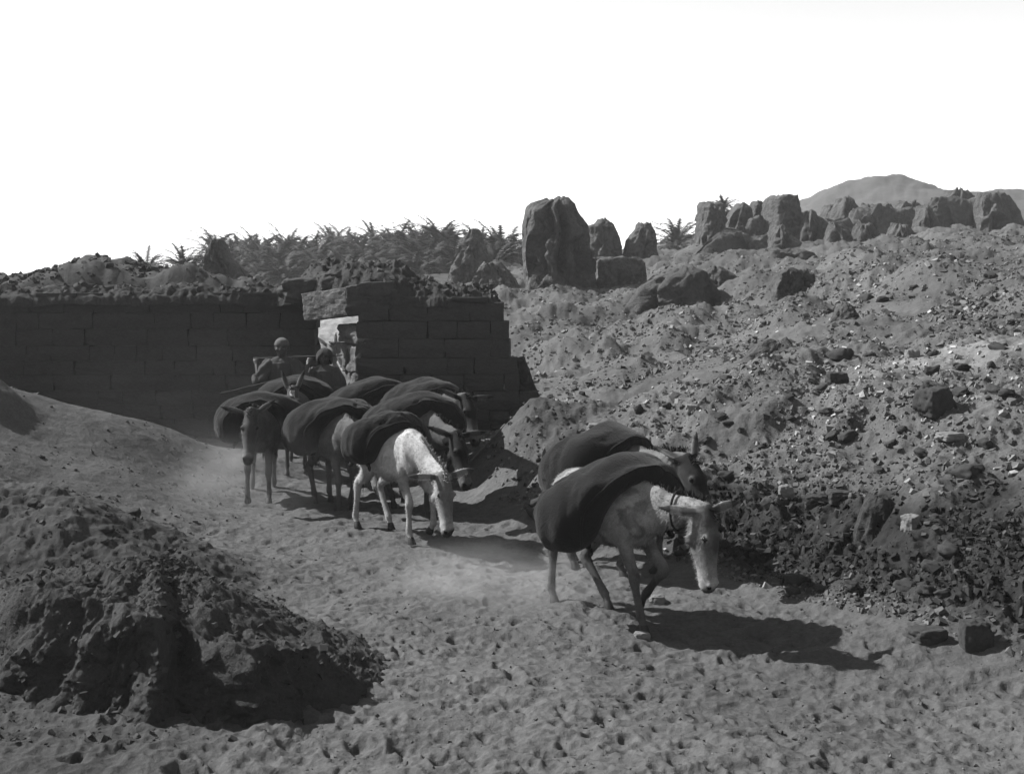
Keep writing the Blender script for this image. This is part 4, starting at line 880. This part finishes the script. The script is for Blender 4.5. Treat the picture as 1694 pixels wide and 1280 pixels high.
def sack(label, dk, xc=0., halfw=.36, thick=.14, drop=118, skew=.0, seed=0, mat='sack', dropr=None, sag=0., fatr=1.0, fatl=1.0, knot=True):
    """a long sack thrown across the back: an arch from the right flank over the spine to the left flank, bulging at both ends"""
    nu, nv = 110, 64; r0 = -(dropr if dropr is not None else drop); r1 = drop
    t = np.linspace(0, 1, nu)[:, None]; psi = np.radians(r0 + (r1 - r0) * t); a = np.linspace(0, 2 * np.pi, nv, endpoint=False)[None]
    q = np.abs(2 * t - 1)
    endf = np.sqrt(np.maximum(1 - q ** 6, 1e-4)); fat = np.where(t < .5, fatr, fatl)
    full = sstep(.12, .62, q)                                            # empty over the spine, filled at both ends
    hw = halfw * (.70 + .30 * full) * (.30 + .70 * endf) * endf ** .3; th = (thick * .62 + thick * .52 * full * (1 + (fat - 1) * full)) * endf
    Ar = .215; Br = .250; rad = th * .62
    cy = (Ar + rad) * np.sin(psi); cz = .765 + (Br + rad) * np.cos(psi) - .05 * full
    ny, nzv = np.sin(psi), np.cos(psi)
    sq = 2.1; ca, sa = np.cos(a), np.sin(a); rr_ = (np.abs(ca) ** sq + np.abs(sa) ** sq) ** (-1 / sq)
    lx = ca * rr_; lr = sa * rr_
    X = xc + skew * (2 * t - 1) + .10 * (1 - full) - .05 * full + hw * lx * (1 + .06 * noise3(t * 5, a * 0 + seed, lx, 5 + seed))
    off = th * lr
    nzs = fbm3(X * 2.6 + seed * 3.1, cy + off * ny + 0 * X, cz + 0 * X, 3, 700 + seed)
    fine = fbm3(X * 9 + seed, (cy + off * ny) * 5, cz * 5 + 0 * X, 3, 760 + seed)
    fold = np.sin(lx * 7 + 2.5 * nzs + seed + q * 2) * .012 * (1 - full) + np.sin(X * 34 + 4 * nzs + seed) * .011 * sstep(.55, .98, q) + np.sin(q * 22 + lx * 3 + 3 * nzs) * .004 * sstep(.55, 1, np.abs(lx))
    rg = fbm3(lx * 1.6 + seed, t * 5 + 0 * lx, seed + 0 * lx + 0 * t, 3, 720 + seed); crease = -.026 * np.maximum(0, 1 - np.abs(rg) * 7) * sstep(.1, .5, q)
    rg2 = fbm3(X * 5 + seed, t * 2.2 + 0 * lx, 0 * lx + 0 * t, 3, 740 + seed); crease = crease - .018 * np.maximum(0, 1 - np.abs(rg2) * 6)
    fold = fold + crease
    off = off * (1 + .20 * nzs) + (fold + .012 * nzs + .008 * fine) * sstep(-.4, .2, lr)
    Yv = cy + off * ny; Zv = cz + off * nzv - sag * q ** 2
    V = np.stack([X + 0 * off, Yv, Zv], -1)
    c0 = V[0].mean(0); c1 = V[-1].mean(0)
    Vf = np.concatenate([V.reshape(-1, 3), [c0, c1]])
    F4 = gridF(nu, nv, True); b = nu * nv
    F3 = [((i + 1) % nv, i, b) for i in range(nv)] + [((nu - 1) * nv + i, (nu - 1) * nv + (i + 1) % nv, b + 1) for i in range(nv)]
    root = obj('grain_sack', None, label=label, cat='sack', group='dark sacks slung across the donkeys'); root.location = dk.location; root.rotation_euler = dk.rotation_euler; root.scale = dk.scale
    obj('bag', mesh('bag', Vf, [F4, np.array(F3)]), M[mat], root)
    # stitched seam along the front edge, and gathered corners
    B = Body(); jj = 1
    edge = np.argmin(np.abs(((a + np.pi) % (2 * np.pi)) - np.pi - .35)); s_ = V[6:-6:3, edge]
    B.tube([(*p, .010, .010) for p in s_], side=(1, 0, 0), k=1, ns=8)
    sm = bpy.data.meshes.new('seam'); sm.from_pydata(np.concatenate(B.V).tolist(), [], B.F); sm.polygons.foreach_set('use_smooth', np.ones(len(sm.polygons), bool)); obj('seam', sm, M[mat], root)
    if knot:
        for (ti, e) in ((2, -1), (nu - 3, 1)):
            for sx in (-1, 1):
                j = 0 if sx > 0 else nv // 2; p = V[ti, j]; B = Body()
                d_ = np.array([sx * .8, e * .25, -.55]); d_ /= np.linalg.norm(d_)
                B.tube([(*(p - d_ * .05), .045, .04), (*(p + d_ * .01), .026, .022), (*(p + d_ * .035), .016, .014), (*(p + d_ * .06), .028, .016), (*(p + d_ * .085), .02, .01)], side=(0, 0, 1), k=3, ns=10)
                km = bpy.data.meshes.new('tied_corner'); km.from_pydata(np.concatenate(B.V).tolist(), [], B.F); km.polygons.foreach_set('use_smooth', np.ones(len(km.polygons), bool)); obj('tied_corner', km, M[mat], root)
    return root

# ------------------------------------------------------------------ the caravan
d = donkey('grey spotted donkey in front, head hanging low, at the right of the track', .72, 8.82, -54, 1.0, .30, neck=-1, yaw=6, head=-82, hyaw=0, ears=((.55, .2, .8), (1.0, .12, -.15)), feet=((.16, 0), (-.02, .10), (-.14, 0), (.22, .0)),
           voxel=.0105, spots=.45, face=.55, legs=.35, belly=.8, muzzle=2.0, seed=1, rope=True, mane='hair_dark')
sack('big dark sack hanging low on the spotted front donkey', d, xc=.07, halfw=0.304, thick=0.187, drop=105, dropr=124, skew=.13, seed=1, fatr=1.3)
d = donkey('dark-headed donkey walking behind the spotted front donkey', .84, 10.35, -44, 1.05, .16, neck=10, yaw=-14, head=-55, ears=((.25, .75, .5), (.55, .85, .0)), feet=((-.1, 0), (.14, .02), (.1, 0), (-.12, .0)), spots=.3, face=.22, legs=.6, seed=2)
sack('dark sack with gathered corner on the donkey behind the front one', d, xc=-.06, halfw=0.313, thick=0.175, seed=2, skew=.05)
d = donkey('white donkey with bony shoulders and lowered head in the middle of the track', -1.10, 11.50, -52, .98, .52, neck=-24, yaw=-4, head=-74, hyaw=-8, ears=((.98, .12, .05), (.98, .2, .05)), feet=((.10, 0), (.2, .07), (-.16, 0), (.10, .0)),
           voxel=.011, spots=.12, face=.55, legs=.85, belly=.55, muzzle=1.0, mane='hair_pale', seed=3, fat=.92)
sack('small dark sack across the hindquarters of the white donkey', d, xc=-.17, halfw=0.276, thick=0.152, drop=95, seed=3, skew=-.02)
d = donkey('dark donkey with one ear sideways just behind the white one', -1.02, 12.95, -56, 1.04, .10, neck=-4, yaw=-6, head=-62, ears=((.8, .5, .2), (1.0, .1, 0)), feet=((.1, 0), (-.1, 0), (.1, 0), (-.1, 0)), face=.2, seed=4, legs=.7)
sack('full rounded sack on the dark donkey behind the white one', d, xc=-.06, halfw=0.350, thick=0.199, drop=112, seed=4, skew=.04, mat='sack2')
d = donkey('dark donkey with ears out, rearmost at the right edge of the herd', -.98, 14.35, -54, 1.06, .09, neck=12, yaw=-10, head=-55, ears=((.85, .5, 0), (1.0, .05, 0)), face=.2, seed=5, legs=.7)
sack('broad sack on the rearmost right-hand donkey, near the wall', d, xc=-.05, halfw=0.350, thick=0.175, seed=5, mat='sack2')
d = donkey('brown donkey facing the camera at the left end of the herd', -2.86, 13.75, -82, 1.04, .085, neck=14, yaw=-4, head=-62, ears=((1.0, .3, 0), (.7, .75, .35)), feet=((.20, .05), (-.08, 0), (.05, 0), (-.1, 0)), face=.95, seed=6, muzzle=2.6, legs=.8, belly=1.0)
sack('dark sack on the left-end donkey facing the camera', d, xc=-.08, halfw=0.331, thick=0.187, seed=6, drop=108, mat='sack2')
d = donkey('brown donkey with pale neck, head turned down, beside the left-end donkey', -1.95, 13.35, -62, 1.04, .12, neck=-6, yaw=6, head=-68, ears=((1.0, .15, .1), (.6, .8, .1)), feet=((.12, 0), (-.12, 0), (.08, .0), (-.1, 0)), face=.45, seed=7, legs=.65, muzzle=2.4)
sack('big smooth sack on the pale-necked donkey left of the white one', d, xc=-.06, halfw=0.340, thick=0.199, seed=7, drop=114, mat='sack2', skew=.03)
d = donkey('donkey with bony pale withers in the middle rank of the herd', -1.72, 15.15, -48, 1.06, .15, neck=-8, yaw=0, head=-60, ears=((.6, .8, .2), (.9, .4, 0)), face=.4, seed=8)
sack('high humped sack in the middle of the herd before the gateway', d, xc=-.06, halfw=0.368, thick=0.211, seed=8, mat='sack2')
d = donkey('donkey with white blaze and upright ears at the back of the herd', -2.72, 15.35, -84, .98, .11, neck=20, yaw=0, head=-62, ears=((.35, .95, -.1), (.3, .95, -.1)), blaze=1, seed=9)
sack('sack behind the upright ears of the blazed donkey', d, xc=-.10, halfw=0.350, thick=0.199, seed=9, mat='sack2')
d = donkey('hidden donkey behind the herd, only its load showing', -1.28, 16.12, -50, .90, .10, neck=-10, seed=10, voxel=.018)
sack('low rounded sack just showing behind the right-hand donkeys', d, xc=-.05, halfw=0.331, thick=0.175, seed=10, knot=False)
donkey('pale donkey coming through the gateway, only its head and ears visible', -3.16, 20.6, -76, 1.08, .35, neck=38, yaw=0, head=-48, ears=((.7, .8, 0), (.15, 1, 0)), face=.8, seed=11, voxel=.016)

# ------------------------------------------------------------------ people
def person(label, x, y, heading, hgt, arms, robe_mat, head_kind, seed, head_tilt=0., skin=.05):
    """faces +X, 1.70 m tall before scaling; arms: per side (elbow, wrist, grip direction)"""
    s = hgt / 1.74; B = Body(); r = random.Random(seed)
    B.tube([(0, 0, .90, .15, .10), (0, 0, 1.02, .145, .095), (.005, 0, 1.15, .145, .10), (.0, 0, 1.28, .17, .11), (-.005, 0, 1.38, .165, .095), (-.01, 0, 1.43, .10, .07), (0, 0, 1.47, .062, .062), (.012, 0, 1.53, .056, .06)], side=(0, 1, 0), k=4, ns=24)
    for sd in (-1, 1):
        B.tube([(0, sd * .085, .95, .085, .09), (.01, sd * .095, .75, .075, .08), (.01, sd * .095, .50, .055, .06), (0, sd * .095, .35, .052, .058), (-.01, sd * .095, .12, .035, .04), (0, sd * .095, .06, .036, .042)], k=3)
        B.tube([(-.04, sd * .095, .035, .034, .035), (.06, sd * .10, .035, .04, .03), (.15, sd * .105, .022, .04, .02), (.19, sd * .105, .018, .03, .014)], k=3)
    hz = 1.595; T = lambda v: np.array(v, float)
    B.tube([(.0, 0, 1.50, .048, .05), (.02, 0, 1.545, .058, .07), (.022, 0, 1.59, .068, .088), (.012, 0, 1.64, .073, .096), (.005, 0, 1.665, .062, .082), (.0, 0, 1.680, .030, .04)], side=(0, 1, 0), k=3, ns=22)
    B.ball((.102, 0, 1.592), (.019, .013, .028)); B.ball((.113, 0, 1.578), (.014, .016, .011))           # nose
    B.ball((.092, 0, 1.545), (.018, .028, .007)); B.ball((.089, 0, 1.533), (.018, .024, .008))           # lips
    B.ball((.08, 0, 1.505), (.024, .026, .020))                                                        # chin
    for v in (-1, 1):
        B.ball((.092, v * .032, 1.628), (.016, .026, .009)); B.ball((.075, v * .048, 1.575), (.02, .02, .022)); B.ball((.005, v * .078, 1.595), (.022, .009, .034))
    for sd, (el, wr, fd) in zip((-1, 1), arms):
        sh = T((-.005, sd * .175, 1.375)); el = T(el); wr = T(wr)
        B.tube([(*sh, .055, .058), (*(sh * .5 + el * .5), .045, .048), (*el, .037, .040), (*(el * .6 + wr * .4), .036, .038), (*wr, .024, .027)], side=(1, 0, 0), k=3)
        # hand: palm, four curled fingers over the stick, thumb under it
        hd = (wr - el); hd /= np.linalg.norm(hd); ax = T(fd); ax /= np.linalg.norm(ax); cr = np.cross(ax, hd); cr /= np.linalg.norm(cr); cr = cr if (cr[0] > 0) == (wr[0] > 0) else -cr
        pc = wr + hd * .05
        B.tube([(*wr, .026, .020), (*pc, .040, .016), (*(wr + hd * .085), .042, .015)], side=ax, k=2, ns=12)
        for i, (o_, ln) in enumerate(((-.033, .9), (-.011, 1.0), (.011, .97), (.033, .8))):
            b = wr + hd * .085 + ax * o_
            B.tube([(*b, .0095, .0095), (*(b + hd * .022 * ln + cr * .018), .009, .009), (*(b + hd * .012 * ln + cr * .042), .0085, .0085), (*(b - hd * .012 * ln + cr * .044), .008, .008)], side=ax, k=2, ns=8)
        b = wr + hd * .03 - ax * .034 * sd
        B.tube([(*b, .012, .012), (*(b + cr * .028 + hd * .018 - ax * .008 * sd), .0105, .0105), (*(b + cr * .045 + hd * .045), .009, .009)], side=hd, k=2, ns=8)
    def grow(V):
        k = 1 + .20 * sstep(1.49, 1.54, V[:, 2]); out = V.copy(); out[:, 0] *= k; out[:, 1] *= k; out[:, 2] = 1.50 + (V[:, 2] - 1.50) * k - .03 * sstep(1.44, 1.52, V[:, 2]); return out
    me = B.skin('body', .0085, 3); V = coords(me); c = np.full(len(V), skin)
    me.vertices.foreach_set('co', grow(V).ravel())
    c = np.where((np.abs(V[:, 1]) > .018) & (np.abs(V[:, 1]) < .045) & (V[:, 2] > 1.598) & (V[:, 2] < 1.612) & (V[:, 0] > .07), .008, c)
    c = np.where((np.abs(V[:, 2] - 1.539) < .010) & (np.abs(V[:, 1]) < .026) & (V[:, 0] > .085), skin * .6, c)
    attr(me, 'coat', c)
    root = obj('person', None, label=label, cat='person', loc=(x, y, gz(x, y)), rz=math.radians(heading)); root.scale = (s, s, s)
    obj('body', me, M['skin'], root)
    for v in (-1, 1):
        u = Body(); u.ball((.083, v * .032, 1.604), (.011, .012, .010)); e = bpy.data.meshes.new('eye'); e.from_pydata(grow(np.concatenate(u.V)).tolist(), [], u.F); obj('eye', e, M['eye'], root)
    # robe: neck opening to ankles, falling in folds
    zs = np.array([1.465, 1.45, 1.425, 1.38, 1.30, 1.18, 1.05, .9, .7, .5, .3, .16]); wx = np.array([.062, .075, .095, .12, .135, .14, .145, .155, .17, .185, .20, .205]); wy = np.array([.066, .095, .15, .205, .222, .215, .21, .20, .215, .235, .25, .255])
    zz = np.concatenate([np.linspace(1.465, 1.30, 16), np.linspace(1.28, .16, 46)]); na = 120; a = np.linspace(0, 2 * np.pi, na, endpoint=False)[None]; Z = zz[:, None]
    bx = np.interp(zz, zs[::-1], wx[::-1])[:, None]; by = np.interp(zz, zs[::-1], wy[::-1])[:, None]
    fold = sstep(1.42, .6, Z) if False else np.clip((1.42 - Z) / .9, 0, 1)
    fo = 1 + (.035 + .075 * fold) * np.sin(a * 9 + 3 * noise3(np.cos(a) * 1.5, np.sin(a) * 1.5, Z * 1.5, seed)) * np.clip(fold * 3, 0.15, 1) + .03 * fbm3(np.cos(a) * 3, np.sin(a) * 3, Z * 4, 3, seed + 1)
    X = bx * np.cos(a) * fo; Y = by * np.sin(a) * fo; Zv = Z + 0 * a - .045 * np.maximum(np.cos(a), 0) ** 6 * (Z > 1.38)
    obj('robe', mesh('robe', np.stack([X, Y, Zv], -1).reshape(-1, 3), gridF(len(zz), na, True)), M[robe_mat], root)
    for sd, (el, wr, fd) in zip((-1, 1), arms):
        sh = T((-.005, sd * .150, 1.385)); el = T(el); wr = T(wr); e2 = el + (wr - el) * .5
        pts = [sh, sh * .55 + el * .45, el * .97 + sh * .03, e2]; rad = [.085, .105, .10, .085]
        q = smooth_path([(*p, g, g) for p, g in zip(pts, rad)], 7); p = q[:, :3]; t = np.gradient(p, axis=0); t /= np.linalg.norm(t, axis=1)[:, None]
        u = np.cross(t, [1, 0, 0]); u /= np.linalg.norm(u, axis=1)[:, None]; v = np.cross(t, u); aa = np.linspace(0, 2 * np.pi, 40, endpoint=False)
        g = q[:, 3][:, None] * (1 + .10 * np.sin(aa * 5 + p[:, 2:3] * 20) + .05 * np.sin(p @ np.array([3, 50, 40]) )[:, None])
        V2 = p[:, None] + g[..., None] * (np.cos(aa)[None, :, None] * u[:, None] + np.sin(aa)[None, :, None] * v[:, None]); V2[..., 2] -= (.03 * np.linspace(0, 1, len(p)) ** 2)[:, None]
        obj('sleeve', mesh('sleeve', V2.reshape(-1, 3), gridF(len(p), 40, True)), M[robe_mat], root)
    # head covering
    nu, nv = 26, 48; a = np.linspace(0, 2 * np.pi, nv, endpoint=False)[None]; t = np.linspace(0, 1, nu)[:, None]
    if head_kind == 'cap':
        th = t * 1.62; X = .004 + .112 * np.sin(th) * np.cos(a); Y = .089 * np.sin(th) * np.sin(a); Z = 1.628 + .088 * np.cos(th) + .012 * np.cos(a) * t + .004 * fbm3(X * 30, Y * 30, X * 0, 2, 3)
        obj('skull_cap', mesh('skull_cap', grow(np.stack([X, Y, Z + 0 * X], -1).reshape(-1, 3)), gridF(nu, nv, True)), M['cap'], root)
    else:
        face_ = np.maximum(np.cos(a), 0) ** 1.2
        low = 2.75 - 1.28 * face_; th = t * low
        X = -.004 + (.118 + .02 * t) * np.sin(np.minimum(th, 2.0)) * np.cos(a); Y = (.098 + .02 * t) * np.sin(np.minimum(th, 2.0)) * np.sin(a)
        Z = 1.612 + .105 * np.cos(np.minimum(th, 2.0)) - np.maximum(th - 2.0, 0) * .14
        f_ = 1 + .05 * np.sin(a * 7 + th * 3) * t; obj('head_cloth', mesh('head_cloth', grow(np.stack([X * f_, Y * f_, Z], -1).reshape(-1, 3)), gridF(nu, nv, True)), M['hood'], root)
    return root
MANX, MANY, MANH = -3.13, 16.45, 1.66
MA = (((.07, -.31, 1.13), (-.02, -.36, 1.33), (0, 1, 0)), ((.07, .31, 1.15), (-.02, .37, 1.35), (0, 1, 0)))
man = person('man in skullcap and grey robe with a stick across his shoulders', MANX, MANY, -88, MANH, MA, 'robe', 'cap', 3)
BA = (((.04, -.25, 1.12), (.20, -.16, .98), (0, 1, 0)), ((.04, .25, 1.12), (.20, .16, .98), (0, 1, 0)))
boy = person('shorter figure in a hooded head cloth and robe before the gateway', -2.56, 16.52, -92, 1.50, BA, 'robe2', 'hood', 4)
def stick(label, a, b, r0=.013, r1=.010, seed=0):
    a, b = Vector(a), Vector(b); mid = (a + b) / 2; B = Body(); n_ = 9; rr_ = random.Random(seed)
    rows = []
    for i in range(n_):
        t = i / (n_ - 1); p = a.lerp(b, t) - mid; rows.append((p.x + rr_.uniform(-.003, .003), p.y, p.z + rr_.uniform(-.004, .004), r0 + (r1 - r0) * t, r0 + (r1 - r0) * t))
    B.tube(rows, side=(0, 1, .3), k=3, ns=10); me = bpy.data.meshes.new('walking_stick'); me.from_pydata(np.concatenate(B.V).tolist(), [], B.F); me.polygons.foreach_set('use_smooth', np.ones(len(me.polygons), bool))
    return obj('walking_stick', me, M['wood'], label=label, cat='stick', loc=mid)
sm = MANH / 1.74; g0 = gz(MANX, MANY)
hand = lambda v: Vector((MANX + v[1] * sm, MANY - v[0] * sm, g0 + v[2] * sm))
stick('wooden stick held across the man\'s shoulders in both hands', hand((-.085, -.42, 1.425)), hand((-.085, .84, 1.47)))
x, y, z = P(365, 651, 15.5); x2, y2, z2 = P(436, 634, 15.75)
stick('thin stick poking out left above the sacks at the back of the herd', (x, y, z), (x2 + .25, y2 + .05, z2 + .06), .011, .009, 3)

# twigs by the bank
def twig(label, pts, seed):
    q = []
    for (px, py, d) in pts:
        x, y, z = P(px, py, d); q.append((x, y, gz(x, y) + .02))
    c = np.mean(q, 0); B = Body(); B.tube([(*(np.array(p) - c), .012, .012) for p in q], k=3, ns=8); p = np.array(q[len(q) // 2]) - c
    B.tube([(*p, .009, .009), (*(p + np.array([.09, .03, .05])), .006, .006)], k=1, ns=6)
    me = bpy.data.meshes.new('dry_branch'); me.from_pydata(np.concatenate(B.V).tolist(), [], B.F)
    obj('dry_branch', me, M['stone_pale'], label=label, cat='branch', loc=tuple(c))
twig('pale dry branch lying at the foot of the bank right of the white donkey', [(768, 794, 14.2), (800, 786, 14.3), (835, 772, 14.4)], 1)

# ------------------------------------------------------------------ dusty air
hm = bpy.data.materials.new('dusty_air'); hm.use_nodes = True; t = hm.node_tree; t.nodes.clear()
o_ = N(t, 'ShaderNodeOutputMaterial'); v_ = N(t, 'ShaderNodeVolumePrincipled'); v_.inputs['Color'].default_value = (.9, .9, .9, 1); v_.inputs['Density'].default_value = .0006; v_.inputs['Anisotropy'].default_value = .3
t.links.new(v_.outputs[0], o_.inputs['Volume'])
x0, x1, y0, y1, z0_, z1_ = -195, 195, -6, 203, float(GZ.min()) - 1.2, 16.5
hv_ = [(x, y, z) for x in (x0, x1) for y in (y0, y1) for z in (z0_, z1_)]
hz_ = mesh('haze', np.array(hv_), np.array([(0, 1, 3, 2), (4, 6, 7, 5), (0, 4, 5, 1), (2, 3, 7, 6), (0, 2, 6, 4), (1, 5, 7, 3)]), smooth=False)
ho = obj('haze', hz_, hm, label='thin dusty haze hanging in the air', cat='haze', kind='stuff')

# ------------------------------------------------------------------ dust kicked up by the hooves
def dust(label, x, y, rx, ry, rz, dens, seed):
    m = bpy.data.materials.new('kicked_up_dust'); m.use_nodes = True; t = m.node_tree; t.nodes.clear()
    out = N(t, 'ShaderNodeOutputMaterial'); v = N(t, 'ShaderNodeVolumePrincipled'); v.inputs['Color'].default_value = (.8, .8, .8, 1); v.inputs['Anisotropy'].default_value = .3
    tc = N(t, 'ShaderNodeTexCoord'); ln = N(t, 'ShaderNodeVectorMath', operation='LENGTH'); t.links.new(tc.outputs['Object'], ln.inputs[0])
    mr = N(t, 'ShaderNodeMapRange', interpolation_type='SMOOTHSTEP'); mr.inputs[1].default_value = 1.0; mr.inputs[2].default_value = .05; mr.inputs[3].default_value = 0; mr.inputs[4].default_value = dens; t.links.new(ln.outputs['Value'], mr.inputs[0])
    nz = N(t, 'ShaderNodeTexNoise'); nz.inputs['Scale'].default_value = 2.2; nz.inputs['Detail'].default_value = 3; nz.noise_dimensions = '4D'; nz.inputs['W'].default_value = seed; t.links.new(tc.outputs['Object'], nz.inputs['Vector'])
    m2 = N(t, 'ShaderNodeMapRange'); m2.inputs[1].default_value = .38; m2.inputs[2].default_value = .68; t.links.new(nz.outputs[0], m2.inputs[0])
    mu = N(t, 'ShaderNodeMath', operation='MULTIPLY'); t.links.new(mr.outputs[0], mu.inputs[0]); t.links.new(m2.outputs[0], mu.inputs[1]); t.links.new(mu.outputs[0], v.inputs['Density']); t.links.new(v.outputs[0], out.inputs['Volume'])
    B = Body(); B.ball((0, 0, 0), (1, 1, 1)); me = bpy.data.meshes.new('dust_cloud'); me.from_pydata(np.concatenate(B.V).tolist(), [], B.F)
    o = obj('dust_cloud', me, m, label=label, cat='dust', kind='stuff', loc=(x, y, gz(x, y) + rz * .55)); o.scale = (rx, ry, rz)
dust('pale dust drifting round the legs of the left-hand donkeys', -2.9, 13.0, 1.5, 1.6, .7, .20, 1.3)
dust('puff of dust behind the spotted donkey\'s hind hooves', -.2, 9.2, 1.3, .8, .34, .75, 4.1)
dust('dust hanging in front of the long dark wall', -4.6, 16.9, 2.6, .9, 1.3, .03, 7.7)
